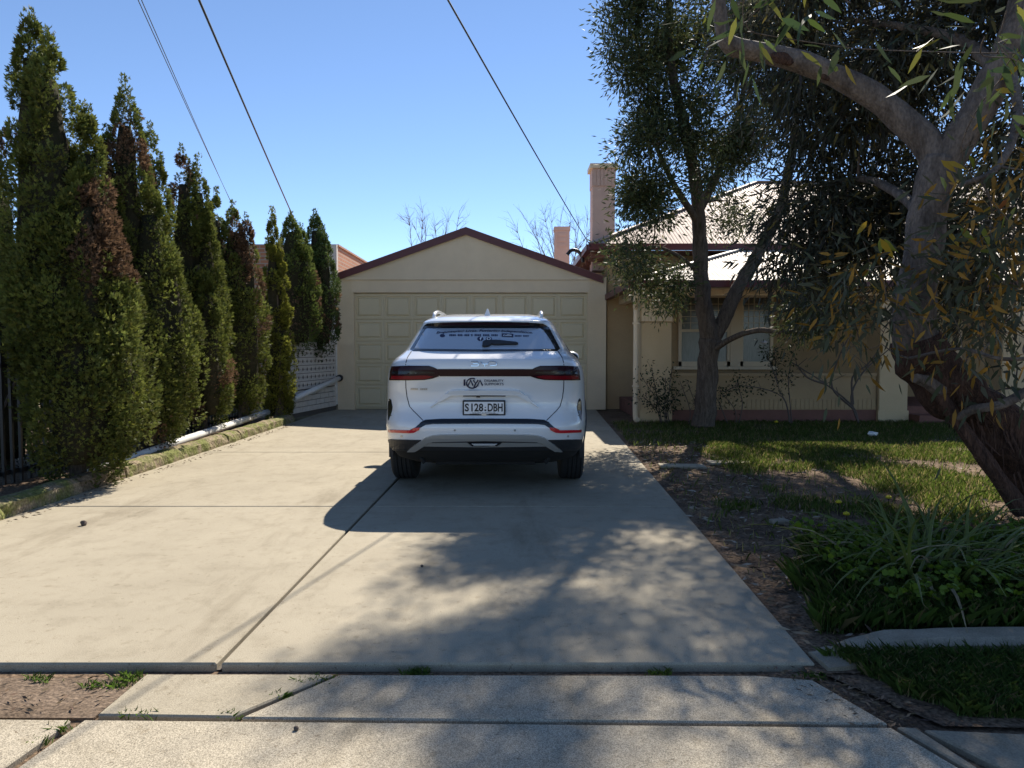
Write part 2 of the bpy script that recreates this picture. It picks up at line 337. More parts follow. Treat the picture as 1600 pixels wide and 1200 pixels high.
# ============================================================ HOUSE
hs = thing('house', 'cream rendered house with corrugated verandah roof and masonry piers behind the garden', 'house', (5, 14, 0))
def hpart(name, bm, m, par=None):
    o = obj(name, loc(bm, hs), m, par or hs); return o
WY = 15.72; HX0, HX1 = 2.02, 13.5
wins = [(P(1060, 500, WY).x, P(1140, 500, WY).x), (P(1156, 500, WY).x, P(1207, 500, WY).x)]
wz0, wz1 = P(1100, 572, WY).z, P(1100, 461, WY).z
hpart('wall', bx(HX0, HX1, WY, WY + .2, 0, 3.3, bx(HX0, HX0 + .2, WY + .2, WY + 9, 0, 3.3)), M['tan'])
# window
def window(x0, x1, lead=True):
    fr = bmesh.new()
    for q in ((x0, x1, wz1 - .06, wz1), (x0, x1, wz0, wz0 + .10), (x0, x0 + .06, wz0, wz1), (x1 - .06, x1, wz0, wz1), (x0, x1, (wz0 + wz1) / 2 - .03, (wz0 + wz1) / 2 + .03)):
        bx(q[0], q[1], WY - .07 - .001 * q[2], WY - .002, q[2], q[3], fr)
    wo = hpart('window', fr, M['cream']); zm = (wz0 + wz1) / 2
    hpart('pane', bx(x0 + .06, x1 - .06, WY - .03, WY - .012, zm + .03, wz1 - .06), M['lead'], wo); hpart('pane', bx(x0 + .06, x1 - .06, WY - .03, WY - .012, wz0 + .1, zm - .03), M['curtain'], wo)
    lb = bmesh.new()
    for k in range(1, 5): x = x0 + .06 + (x1 - x0 - .12) * k / 5; bx(x - .005, x + .005, WY - .037, WY - .031, zm + .03, wz1 - .06, lb)
    for k in range(1, 5): z = zm + .03 + (wz1 - zm - .09) * k / 5; bx(x0 + .06, x1 - .06, WY - .0375, WY - .0315, z - .005, z + .005, lb)
    hpart('glazing_bars', lb, M['cream'], wo); return wo
for (x0, x1) in wins: window(x0, x1)
hpart('window_sill', bx(wins[0][0] - .1, wins[1][1] + .08, WY - .12, WY - .001, wz0 - .07, wz0 - .004), M['cream'])
hpart('window_post', bx(wins[0][1] + .002, wins[1][0] - .002, WY - .09, WY - .003, wz0, wz1 + .02), M['cream'])
# screen door
sx0, sx1 = P(1440, 500, WY).x, P(1500, 500, WY).x
so_ = hpart('screen_door', bx(sx0, sx1, WY - .06, WY - .004, .28, 2.35), M['dark'])
b = bmesh.new()
for k in range(-12, 14):
    for s in (1, -1):
        xa = sx0 + (sx1 - sx0) * .5 + k * .075; 
        za, zb = .42, 2.28; 
        for j in range(14):
            z0 = za + j * (zb - za) / 14; z1 = za + (j + 1) * (zb - za) / 14; x0_ = xa + s * (j % 2) * .06; x1_ = xa + s * ((j + 1) % 2) * .06
            if min(x0_, x1_) > sx0 + .05 and max(x0_, x1_) < sx1 - .05: bar(b, (x0_, WY - .067 - .003 * s, z0), (x1_, WY - .067 - .003 * s, z1), .009, .005)
hpart('mesh', b, M['cream'], so_)
b = bmesh.new()
for q in ((sx0, sx0 + .07, .28, 2.35), (sx1 - .07, sx1, .28, 2.35), (sx0 + .07, sx1 - .07, 2.27, 2.35), (sx0 + .07, sx1 - .07, .28, .42), (sx0 + .07, sx1 - .07, 1.2, 1.27)): bx(q[0], q[1], WY - .09, WY - .061, q[2], q[3], b)
hpart('door_frame', b, M['cream'], so_)
# verandah: floor, piers, balustrade
PY = 12.95; EY, EH, EX = 12.42, 2.44, 2.06
hpart('verandah_floor', bx(2.3, HX1, PY + .10, WY - .001, 0, .27), M['plinth'])
def pier(x0, x1, label=None):
    o = hpart('pier', bevel(bx(x0, x1, PY, PY + .5, 0, 1.76), .012, 1), M['pier'])
    b = bx(x0 - .02, x1 + .02, PY - .02, PY + .52, 1.764, 2.12); n = 9
    hpart('pier_capital', b, M['pier'], o)
    for k in range(n): x = x0 + (x1 - x0) * (k + .5) / n; hpart('batten', bx(x - .026, x + .026, PY - .032, PY - .021, 1.775, 2.11), M['cream'], o)
    hpart('pier_cap', bx(x0 - .06, x1 + .05, PY - .06, PY + .55, 2.123, 2.22), M['cream'], o)
    hpart('pier_base', bx(x0 - .015, x1 + .015, PY - .015, PY + .51, 0, .20), M['pier'], o); return o
px = [(P(1001, 600, PY).x, P(1049, 600, PY).x), (P(1374, 600, PY).x, P(1419, 600, PY).x), (P(1565, 600, PY).x, P(1625, 600, PY).x)]
for q in px: pier(*q)
b = bx(px[0][1] + .016, px[1][0] - .016, PY + .08, PY + .28, .20, .80)
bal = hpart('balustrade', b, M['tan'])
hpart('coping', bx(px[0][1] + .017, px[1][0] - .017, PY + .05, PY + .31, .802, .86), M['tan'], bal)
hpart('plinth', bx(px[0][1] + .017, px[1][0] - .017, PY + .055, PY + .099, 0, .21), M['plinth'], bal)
nb = 46
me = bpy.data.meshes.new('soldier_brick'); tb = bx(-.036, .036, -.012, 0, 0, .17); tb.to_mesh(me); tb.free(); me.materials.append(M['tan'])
for k in range(nb):
    o = obj('brick', me, None, bal); x = px[0][1] + .06 + (px[1][0] - px[0][1] - .12) * k / (nb - 1); o.location = Vector((x, PY + .079, .225)) - hs.location
hpart('step', bx(px[1][1] + .05, px[2][0] - .05, PY - .3, PY + .09, 0, .14), M['plinth'])
hpart('beam', bx(2.3, HX1, PY + .02, PY + .16, 2.225, 2.40), M['cream'])
hpart('beam', bx(2.27, 2.41, PY + .17, WY - .002, 2.225, 2.40), M['cream'])
# corrugated roofs
def corrugated(poly, m, name, pitch=.076, amp=.009, par=None):
    """poly: planar 3D polygon (list), ridges run along its slope (poly[0]->poly[-1] is eave... direction given by steepest ascent)"""
    p = [Vector(q) for q in poly]; nrm = (p[1] - p[0]).cross(p[2] - p[0]).normalized()
    if nrm.z < 0: nrm = -nrm
    up = (Vector((0, 0, 1)) - nrm * nrm.z).normalized(); al = up.cross(nrm).normalized(); o0 = p[0]
    uv = [((q - o0).dot(al), (q - o0).dot(up)) for q in p]; u0, u1 = min(a for a, _ in uv), max(a for a, _ in uv)
    b = bmesh.new(); prev = None; n = int((u1 - u0) / (pitch / 4))
    for k in range(n + 1):
        u = u0 + (u1 - u0) * k / n; u_ = min(max(u, u0 + 1e-4), u1 - 1e-4); vs = []
        for i in range(len(uv)):
            (a, c), (d, e) = uv[i], uv[(i + 1) % len(uv)]
            if (a - u_) * (d - u_) < 0: vs.append(c + (e - c) * (u_ - a) / (d - a))
        if len(vs) < 2: prev = None; continue
        off = nrm * (amp * math.sin(2 * math.pi * u / pitch)); lo, hi = min(vs), max(vs)
        cur = [b.verts.new(o0 + al * u + up * lo + off), b.verts.new(o0 + al * u + up * hi + off), b.verts.new(o0 + al * u + up * hi + off - nrm * .006), b.verts.new(o0 + al * u + up * lo + off - nrm * .006)]
        if prev:
            for j in range(4): b.faces.new((prev[j], prev[(j + 1) % 4], cur[(j + 1) % 4], cur[j]))
        prev = cur
    bmesh.ops.recalc_face_normals(b, faces=b.faces); return hpart(name, b, m, par)
TH, TY = 3.33, 15.12     # top of the verandah roof
d_ = TY - EY
vr = corrugated([(EX, EY, EH), (HX1 + 1, EY, EH), (HX1 + 1, TY, TH), (EX + d_, TY, TH)], M['iron'], 'verandah_roof')
corrugated([(EX, EY, EH), (EX + d_, TY, TH), (EX + d_, 17, TH), (EX, 17, EH)], M['iron'], 'verandah_roof_end')
b = bmesh.new(); bar(b, (EX, EY, EH + .02), (EX + d_, TY, TH + .02), .12, .03); hpart('hip_cap', b, M['iron'], vr)
# gutters
b = bx(EX - .06, HX1 + 1, EY - .10, EY + .02, EH - .12, EH - .005); hpart('gutter', b, M['maroon'])
hpart('gutter', bx(EX - .10, EX + .015, EY + .022, WY - .02, EH - .121, EH - .006), M['maroon'])
hpart('soffit', bx(EX + .02, HX1 + 1, EY + .03, PY + .02, EH - .115, EH - .075), M['cream'])
for k in range(14):
    x = 2.5 + k * .6; hpart('rafter', bx(x, x + .05, EY + .04, PY + .0, EH - .19, EH - .118), M['cream'])
# downpipe
dx = P(992, 600, PY).x
b = bmesh.new(); tube(b, catmull([(dx - .06, EY + .05, EH - .1), (dx - .06, EY + .06, EH - .25), (dx - .02, PY - .12, EH - .42), (dx, PY - .06, EH - .55), (dx, PY - .06, .9), (dx, PY - .06, .12), (dx + .03, PY - .14, .05)], 5), .043, 10); dp = hpart('downpipe', b, M['cream'])
for z in (.62, 1.72): hpart('bracket', bx(dx - .055, dx + .055, PY - .105, PY - .01, z, z + .03), M['cream'], dp)
# main roof
RY, RZ, MX, MY, MZ = 20.0, 5.75, 1.60, 15.05, 3.42
mr = corrugated([(MX, MY, MZ), (14.5, MY, MZ), (14.5, RY, RZ), (MX + 4.95, RY, RZ)], M['ironpink'], 'main_roof')
corrugated([(MX, MY, MZ), (MX + 4.95, RY, RZ), (MX + 4.95, 21, RZ), (MX, 25.9, MZ)], M['ironpink'], 'main_roof_end')
b = bmesh.new(); bar(b, (MX, MY, MZ + .02), (MX + 4.95, RY, RZ + .02), .14, .03); bar(b, (MX + 4.95, RY, RZ + .02), (14.5, RY, RZ + .021), .14, .03); hpart('ridge_cap', b, M['ironpink'], mr)
hpart('main_gutter', bx(MX - .05, 14.5, MY - .10, MY + .02, MZ - .13, MZ - .008), M['maroon'])
hpart('main_gutter', bx(MX - .09, MX + .02, MY + .022, 25, MZ - .131, MZ - .009), M['maroon'])
hpart('eave_lining', bx(MX + .03, 14.4, MY + .03, WY + .01, MZ - .16, MZ - .132), M['plinth'])
for k in range(9): hpart('rafter', bx(MX + .04, HX0 - .0, 15.3 + k * .6, 15.36 + k * .6, MZ - .26, MZ - .161), M['plinth'])
# chimney on the house
cY = 16.2; c0, c1 = P(926, 300, cY).x, P(961, 300, cY).x; ct = P(940, 256, cY).z; cb = P(940, 291, cY).z
ch = hpart('chimney', bx(c0, c1, cY, cY + .5, 3.0, cb), M['pink'])
hpart('chimney_neck', bx(c0 - .012, c1 + .012, cY - .012, cY + .512, cb + .001, ct - .10), M['pink'], ch)
for k in range(6): x = c0 + (c1 - c0) * (k + .5) / 6; hpart('batten', bx(x - .032, x + .032, cY - .022, cY - .0125, cb + .01, ct - .11), M['pink'], ch)
hpart('chimney_cap', bx(c0 - .06, c1 + .06, cY - .06, cY + .56, ct - .098, ct), M['cream'], ch)
b = bmesh.new(); tube(b, catmull([P(886, 398, 16.2), P(893, 391, 16.2), P(902, 392, 16.2), P(909, 400, 16.2), P(911, 410, 16.2)], 4), .04, 8); hpart('bent_pipe', b, M['blackmetal'])
# small chimney behind the garage
sY = 23.0; s0, s1 = P(867, 380, sY).x, P(890, 380, sY).x; st = P(880, 354, sY).z
sc = thing('chimney', 'small pink chimney stack rising behind the garage roof', 'chimney', ((s0 + s1) / 2, sY, 0))
obj('stack', loc(bx(s0, s1, sY, sY + .45, 0, st - .12), sc), M['pink'], sc)
obj('cap', loc(bx(s0 - .02, s1 + .02, sY - .02, sY + .47, st - .118, st), sc), M['pink'], sc)
for k in range(3): z = st - .3 - .16 * k; obj('vent', loc(bx(s0 + .1, s1 - .1, sY - .02, sY - .001, z, z + .1), sc), M['pink'], sc)
# brick neighbour behind the garage's left corner
nbx = -4.05; nz = P(527, 385, 17.2).z
nb_ = thing('brick_building', 'orange brick building with flat parapet behind the garage left corner', 'building', (nbx, 17.2, 0))
obj('wall', loc(bx(-9, nbx, 17.2, 27, 0, nz), nb_), M['brick'], nb_)
obj('end_pier', loc(bx(nbx - .16, nbx + .012, 17.06, 17.198, 0, nz + .03), nb_), M['whiteblock'], nb_)
obj('parapet_cap', loc(bx(-9, nbx + .03, 17.2, 27, nz + .002, nz + .05), nb_), M['brick'], nb_)
# ============================================================ BREEZE BLOCK WALL
wa, wb_ = Vector((-4.10, 13.15, 0)), Vector((-3.72, 15.58, 0)); wd = (wb_ - wa); wl = wd.length; wrz = math.atan2(wd.y, wd.x)
bw = thing('breeze_block_wall', 'white painted breeze block garden wall on brick courses beside the garage', 'wall', wa, wrz)
def bwp(name, bm, m, par=None): return obj(name, bm, m, par or bw)
ztop = 1.29 + .14
bwp('core', bx(.02, wl - .02, .03, .07, 0, .52), M['darkfill'])
for r in range(4):
    z0 = .09 + r * .105; n = 6
    for k in range(-1, n + 1):
        x0 = k * wl / n + (.5 * wl / n if r % 2 else 0); x1 = x0 + wl / n - .012; x0, x1 = max(x0, 0), min(x1, wl)
        if x1 - x0 > .05: bwp('brick', bx(x0, x1, 0, .10, z0, z0 + .094), M['whiteblock'])
bwp('hole_dark_sheet', bx(.24, wl, .024, .09, .522, 1.42), M['darkfill'])  # dark sheet added so the see-through holes read as shaded
bwp('footing', bx(0, wl, .012, .12, 0, .085), M['darkfill'])
z1 = .52; nr = 6; rh = (ztop - z1) / nr
for r in range(nr * 2):
    zz = z1 + r * rh / 2; bwp('pillar_brick', bx(0 if r % 2 else -.004, .235, -.012, .115, zz + .003, zz + rh / 2 - .006), M['whiteblock'])
ncol = 6; cwid = (wl - .245) / ncol
def breeze(wd_, h):
    out = [(0, 0), (wd_, 0), (wd_, h), (0, h)]; V = [Vector(p) for p in out]; E = [(0, 1), (1, 2), (2, 3), (3, 0)]; holes = []
    for k in range(2):
        cx = wd_ * (k + .5) / 2; s = wd_ / 2
        for pts in ([(cx - s * .40, h * .5), (cx - s * .14, h * .84), (cx + s * .10, h * .5), (cx - s * .14, h * .16)], [(cx + s * .19, h * .5), (cx + s * .31, h * .68), (cx + s * .43, h * .5), (cx + s * .31, h * .32)]):
            i0 = len(V); V += [Vector(p) for p in pts]; E += [(i0, i0 + 1), (i0 + 1, i0 + 2), (i0 + 2, i0 + 3), (i0 + 3, i0)]; holes.append(pts)
    r = delaunay_2d_cdt(V, E, [], 1, 1e-5); vs, fs = r[0], r[2]
    def inside(p, poly):
        c = False
        for i in range(len(poly)):
            a, q = poly[i], poly[i - 1]
            if (a[1] > p[1]) != (q[1] > p[1]) and p[0] < (q[0] - a[0]) * (p[1] - a[1]) / (q[1] - a[1]) + a[0]: c = not c
        return c
    b = bmesh.new(); bv = [b.verts.new((v.x, 0, v.y)) for v in vs]
    for f in fs:
        c = sum((vs[i] for i in f), Vector((0, 0))) / 3
        if not any(inside(c, h_) for h_ in holes): b.faces.new([bv[i] for i in f])
    g = bmesh.ops.extrude_face_region(b, geom=list(b.faces)); bmesh.ops.translate(b, verts=[v for v in g['geom'] if isinstance(v, bmesh.types.BMVert)], vec=(0, .012, 0))
    bmesh.ops.recalc_face_normals(b, faces=b.faces); me = bpy.data.meshes.new('breeze_block'); b.to_mesh(me); b.free(); me.materials.append(M['whiteblock']); return me
bme = breeze(cwid - .006, rh - .010)
for r in range(nr):
    for k in range(ncol): o = obj('breeze_block', bme, None, bw); o.location = (.243 + k * cwid, .005, z1 + r * rh + .003)
# pipes
b = bmesh.new(); tube(b, [G(140, 741, .10) + Vector((-.02, 0, 0)), P(280, 690, 9.2), P(418, 644, 12.55)], .05, 12)
o = smooth(obj('drain_pipe', b, M['pvc'])); tag(o, 'long white plastic pipe lying behind the kerb below the conifers', 'pipe')
p0, p1 = wa + Vector((.06, .05, .36)) + Vector((.05, -.05, 0)), wb_ + Vector((.03, -.03, .67)) + Vector((.04, 0, 0))
pt = thing('wall_pipe', 'sloping white plastic pipe fixed along the breeze block wall', 'pipe', p0)
b = bmesh.new(); tube(b, [Vector(), p1 - p0], .05, 12); smooth(obj('pipe', b, M['pvc'], pt))
b = bmesh.new(); tube(b, [(p1 - p0) * -.01, (p1 - p0) * .07], .062, 12); smooth(obj('collar', b, M['pvc'], pt))
b = bmesh.new(); tube(b, catmull([(0, 0, 0), (-.03, -.10, -.03), (-.05, -.14, -.12)], 4), [.064, .066, .07, .07, .07, .07, .07, .072, .074], 12); smooth(obj('black_elbow', b, M['blackmetal'], pt))
b = bmesh.new(); tube(b, [(p1 - p0) * .985, (p1 - p0) * 1.02], .07, 12); smooth(obj('wall_flange', b, M['blackmetal'], pt))
# ============================================================ FENCE (behind the conifers)
fx = -4.62
fn = thing('metal_fence', 'black tubular metal fence standing behind the row of conifers', 'fence', (fx, 8, 0))
for z in (.14, 1.12, 1.27): obj('rail', bx(-.02, .02, -5, 5.0, z, z + .04), M['blackmetal'], fn)
pm = bpy.data.meshes.new('picket'); tb = bx(-.0125, .0125, -.0125, .0125, .05, 1.45); tb.to_mesh(pm); tb.free(); pm.materials.append(M['blackmetal'])
for k in range(84): o = obj('picket', pm, None, fn); o.location = (.033, -4.94 + k * .118, 0)
for k in range(5): obj('post', bx(-.075, -.021, -4.9 + k * 2.4, -4.85 + k * 2.4, 0, 1.5), M['blackmetal'], fn)
# ============================================================ CAR
car = thing('parked_car', 'white SUV parked on the driveway, seen from behind, facing the garage', 'car', (-.245, 6.30, 0), math.radians(-.5))
CM = Matrix.Translation(car.location) @ Matrix.Rotation(math.radians(-.5), 4, 'Z'); CI = CM.inverted()
TAB = np.array([  # z, rear y, front y, half width, exponent
    (.24, .42, 4.30, .78, 5), (.30, .24, 4.55, .88, 5.5), (.40, .11, 4.68, .922, 6), (.46, .06, 4.72, .932, 6), (.52, .025, 4.75, .940, 6), (.60, .0, 4.77, .944, 6), (.655, .012, 4.775, .945, 6),
    (.69, .045, 4.775, .945, 6), (.74, .085, 4.77, .944, 6), (.82, .098, 4.76, .943, 6), (.90, .092, 4.73, .941, 6), (.96, .070, 4.68, .938, 6), (1.0, .052, 4.60, .934, 6), (1.06, .035, 4.35, .926, 6), (1.12, .03, 3.95, .912, 5.8), (1.165, .034, 3.72, .893, 5.6),
    (1.20, .052, 3.60, .868, 5.4), (1.215, .085, 3.55, .855, 5.3), (1.245, .16, 3.46, .826, 5.0), (1.28, .245, 3.36, .797, 4.8), (1.34, .32, 3.22, .765, 4.8), (1.42, .42, 3.02, .722, 4.8), (1.485, .505, 2.83, .688, 4.8), (1.50, .50, 2.78, .680, 4.8), (1.52, .475, 2.72, .668, 4.6),
    (1.54, .465, 2.66, .654, 4.6), (1.555, .49, 2.60, .642, 4.6), (1.575, .58, 2.52, .622, 4.5), (1.60, .74, 2.38, .592, 4.4), (1.625, .98, 2.22, .545, 4.2), (1.645, 1.25, 2.04, .47, 4), (1.657, 1.5, 1.9, .36, 3.5), (1.662, 1.62, 1.8, .2, 3)])
YM = 1.70
def body_bm():
    zz = np.concatenate([np.linspace(TAB[i, 0], TAB[i + 1, 0], 3)[:-1] for i in range(len(TAB) - 1)] + [[TAB[-1, 0]]])
    b = bmesh.new(); rings = []; NA = 132
    # evenly spread plan parameter with more points at the corners
    for z in zz:
        yr, yf, hw, ex = [np.interp(z, TAB[:, 0], TAB[:, k]) for k in (1, 2, 3, 4)]; ring = []
        for k in range(NA):
            a = 2 * math.pi * k / NA; c, s = math.cos(a), math.sin(a)
            nrm = (abs(c) ** ex + abs(s) ** ex) ** (-1 / ex); u, v = c * nrm, s * nrm
            y = YM + v * ((yf - YM) if v > 0 else (YM - yr)); x = u * hw
            if v < 0 and z < 1.5: x *= 1 + .0 * v
            ring.append(b.verts.new((x, y, z)))
        rings.append(ring)
    for i in range(len(rings) - 1):
        for k in range(NA): b.faces.new((rings[i][k], rings[i][(k + 1) % NA], rings[i + 1][(k + 1) % NA], rings[i + 1][k]))
    b.faces.new(rings[0][::-1]); b.faces.new(rings[-1]); bmesh.ops.recalc_face_normals(b, faces=b.faces); return b
bb = body_bm(); BV = BVHTree.FromBMesh(bb)
body = obj('body', bb, M['paint'], car)
WX, WR, WYS = .815, .362, (1.02, 3.785)
cut = bmesh.new()
for y in WYS:
    for s in (1, -1):
        bmesh.ops.create_cone(cut, cap_ends=True, segments=40, radius1=.415, radius2=.415, depth=.42, matrix=Matrix.Translation((s * .86, y, .37)) @ Matrix.Rotation(math.pi / 2, 4, 'Y'))
bx(-1.2, 1.2, -.5, 5.2, 0, .405, cut) if False else None
co = obj('arch_cutter', cut); md = body.modifiers.new('arch', 'BOOLEAN'); md.object = co; md.operation = 'DIFFERENCE'; md.solver = 'EXACT'
co.parent = car
bpy.context.view_layer.update()
dg = bpy.context.evaluated_depsgraph_get(); nm_ = bpy.data.meshes.new_from_object(body.evaluated_get(dg)); body.modifiers.clear(); body.data = nm_; bpy.data.objects.remove(co)
nm_.materials.clear(); nm_.materials.append(M['paint']); nm_.materials.append(M['under'])
for p in nm_.polygons:
    c = p.center; inarch = any(((c.y - y) ** 2 + (c.z - .37) ** 2) ** .5 < .412 for y in WYS) and abs(c.x) < .90
    if (c.z < .405 and not inarch) or inarch: p.material_index = 1
    p.use_smooth = not inarch
# --- pixel -> car surface
CAMO = CI @ EYE
def hit(x, y):
    d = (CI.to_3x3() @ ray(x, y)).normalized(); r = BV.ray_cast(CAMO, d)
    return (r[0], r[1]) if r[0] is not None else (None, None)
def patch(poly, name, m, off=.004, par=None, step=4.0, hitf=None, sink=.008, smoothn=True):
    """drape a pixel-outline polygon on the car's surface as a thin shell"""
    H = hitf or hit; pts = []
    for i in range(len(poly)):
        a, c = Vector(poly[i]), Vector(poly[(i + 1) % len(poly)]); k = max(1, int((c - a).length / step))
        pts += [a.lerp(c, j / k) for j in range(k)]
    n = len(pts); E = [(i, (i + 1) % n) for i in range(n)]
    xs = [p.x for p in pts]; ys_ = [p.y for p in pts]; V = list(pts)
    def ins(p):
        c = False
        for i in range(n):
            a, q = pts[i], pts[i - 1]
            if (a.y > p.y) != (q.y > p.y) and p.x < (q.x - a.x) * (p.y - a.y) / (q.y - a.y) + a.x: c = not c
        return c
    x = min(xs) + step * .5
    while x < max(xs):
        y = min(ys_) + step * .5
        while y < max(ys_):
            q = Vector((x, y))
            if ins(q) and min((q - p).length for p in pts) > step * .35: V.append(q)
            y += step
        x += step
    r = delaunay_2d_cdt(V, E, [], 1, 1e-4); vs, es, fs = r[0], r[1], r[2]
    b = bmesh.new(); top = []; nr = []
    for v in vs:
        p, nn = H(v.x, v.y)
        if p is None:
            cxp = sum(xs) / n; cyp = sum(ys_) / n; q = Vector((v.x, v.y))
            for t in range(1, 40):
                q2 = q.lerp(Vector((cxp, cyp)), t * .02); p, nn = H(q2.x, q2.y)
                if p is not None: break
        if p is None: p, nn = Vector((0, 0, 0)), Vector((0, -1, 0))
        top.append(b.verts.new(p + nn * off)); nr.append(nn)
    for f in fs:
        c = sum((vs[i] for i in f), Vector((0, 0))) / len(f)
        if ins(c):
            try: b.faces.new([top[i] for i in f])
            except ValueError: pass
    b.normal_update()
    vi = {v: i for i, v in enumerate(top)}; low = {}
    for e in [e for e in b.edges if len(e.link_faces) == 1]:
        q = []
        for v in e.verts:
            if v not in low: low[v] = b.verts.new(v.co - nr[vi[v]] * (off + sink))
            q.append(low[v])
        b.faces.new((e.verts[0], e.verts[1], q[1], q[0]))
    for v in [v for v in b.verts if not v.link_faces]: b.verts.remove(v)
    bmesh.ops.recalc_face_normals(b, faces=b.faces)
    fl = [f for f in b.faces if len(f.verts) == 3]
    if fl and sum(f.normal.y for f in fl) > 0: bmesh.ops.reverse_faces(b, faces=b.faces)
    o = obj(name, b, m, par or car)
    return o
def mir(poly, xc=757.5): return [(2 * xc - x, y) for x, y in poly][::-1]
def strip(line, wd_, name, m, off=.002, par=None, step=3):
    L_ = [Vector(p) for p in line]; A, B_ = [], []
    for i, p in enumerate(L_):
        t = (L_[min(i + 1, len(L_) - 1)] - L_[max(i - 1, 0)]).normalized(); nn = Vector((-t.y, t.x)) * wd_ / 2; A.append(p + nn); B_.append(p - nn)
    return patch([tuple(p) for p in A] + [tuple(p) for p in B_[::-1]], name, m, off, par, step, sink=.003)
# rear glass with black surround
sur = patch([(641, 546), (652, 528), (663, 509), (668, 505.6), (690, 503.6), (720, 502.9), (757, 502.6), (795, 502.9), (825, 503.6), (848, 505.8), (857, 511), (866, 528), (875, 545), (871, 548.5), (757, 549.5), (646, 548.5)], 'window_surround', M['gloss'], .004, step=5)
glass = patch([(648, 545.5), (658, 527), (666, 515), (672, 512), (700, 511), (757, 510.5), (815, 511.5), (842, 513), (849, 517), (858, 530), (867, 546), (757, 547)], 'rear_window', M['rearglass'], .007, step=6, sink=.002)
patch([(690, 504.9), (757, 504.1), (825, 504.9), (828, 507), (757, 506.2), (688, 507)], 'brake_light', M['lamp'], .009, sur, 5)
# light bar and lamps
lampL = [(609.5, 594.5), (611, 580), (613.5, 573), (640, 571.5), (671, 571.5), (677, 573.5), (684, 577), (757, 577), (757, 587.5), (690, 587.5), (676, 591.5), (664, 593.5), (640, 594)]
bar_ = patch([(684, 576.6), (831, 576.6), (838, 580), (831, 587.5), (688, 587.5), (680, 582)], 'light_bar', M['lamp'], .009, step=6)
for f_ in (lambda p: p, mir):
    lp = patch(f_([(609.8, 594), (611, 581), (613.5, 573.2), (640, 571.8), (671, 571.8), (677, 573.6), (685, 577.5), (686, 587.5), (676, 591), (664, 593.2), (640, 593.8)]), 'tail_lamp', M['lamp'], .012, step=4)
    patch(f_([(612.5, 592.3), (614, 587), (632, 586.8), (668, 586.5), (678, 588), (664, 591.8), (640, 592.4)]), 'lamp_element', M['lampred'], .0145, lp, 4)
    patch(f_([(614.5, 584.6), (615.5, 580.5), (650, 580), (676, 580.8), (680, 583), (650, 584.2)]), 'lamp_element', M['gloss'], .0145, lp, 4)
    # tailgate shut line, from glass corner down round to the bumper
    strip(f_([(643, 549), (637, 558), (634.5, 566), (634, 571)]), 1.0, 'shut_line', M['seam'])
    strip(f_([(634, 594.5), (634.3, 606), (636, 620), (640, 635), (646, 642), (654, 650), (661, 657)]), 1.1, 'shut_line', M['seam'])
    # reflectors, vents, sensors, cladding
    patch(f_([(607.8, 671), (640, 672), (647, 669), (657, 668), (655, 671.5), (647, 675.5), (640, 676.2), (608.2, 675.3)]), 'reflector', M['reflector'], .012, step=3)
    v_ = patch(f_([(607.2, 657), (606.8, 640), (607.6, 627), (609.5, 622.5), (611.5, 625), (613.6, 636), (612.5, 643), (609.5, 651)]), 'side_vent', M['gloss'], .006, step=2)
    for k in range(6): patch(f_([(608.2, 627 + k * 4.2), (611.6, 627.6 + k * 4.2), (611.4, 628.9 + k * 4.2), (608.2, 628.3 + k * 4.2)]), 'slat', M['gloss'], .008, v_, 3)
    patch(f_([(606.5, 686.3), (660, 687.3), (648, 694), (637, 703.5), (606.9, 702.5)]), 'lower_cladding', M['matt'], .010, step=4)
    for (x, y) in ((627.5, 681.5), (710.5, 672.2)):
        patch(f_([(x + 1.6 * math.cos(a * .785), y + 1.6 * math.sin(a * .785)) for a in range(8)]), 'parking_sensor', M['silver'], .004, step=2, sink=.003)
# bumper: black step strip, silver skid plate, lower valance
patch([(640, 672), (649, 668), (658, 660), (665, 656.5), (690, 655), (757, 654.6), (825, 655), (850, 656.5), (857, 660), (866, 668), (875, 672), (866, 674), (858, 668.5), (850, 664), (838, 662.6), (757, 662), (677, 662.6), (665, 664), (657, 668.5), (649, 674)], 'bumper_step', M['gloss'], .007, step=4)
sk = patch([(637, 703.3), (650, 693), (664, 683.5), (676, 679.5), (690, 678.5), (757, 678), (825, 678.5), (839, 679.5), (851, 683.5), (865, 693), (878, 703.3), (866, 703.3), (846, 691), (838, 688.5), (757, 686.8), (677, 688.5), (669, 691), (650, 703.3)], 'skid_plate', M['silver'], .022, step=4, sink=.02)
patch([(652, 702.8), (669, 691.5), (677, 689), (757, 687.2), (838, 689), (846, 691.5), (863, 702.8)], 'lower_valance', M['matt'], .010, step=4)
patch([(662, 695.6), (672, 691), (730, 690.5), (737, 695), (778, 695), (785, 690.5), (843, 691), (853, 695.6), (757, 697)], 'valance_insert', M['silver'], .016, step=4)
rl = patch([(732, 690), (782, 690), (776, 694.5), (738, 694.5)], 'reversing_lamp', M['gloss'], .022, step=3); patch([(737, 690.8), (777, 690.8), (773, 693.5), (741, 693.5)], 'lens', M['lens'], .026, rl, 3)
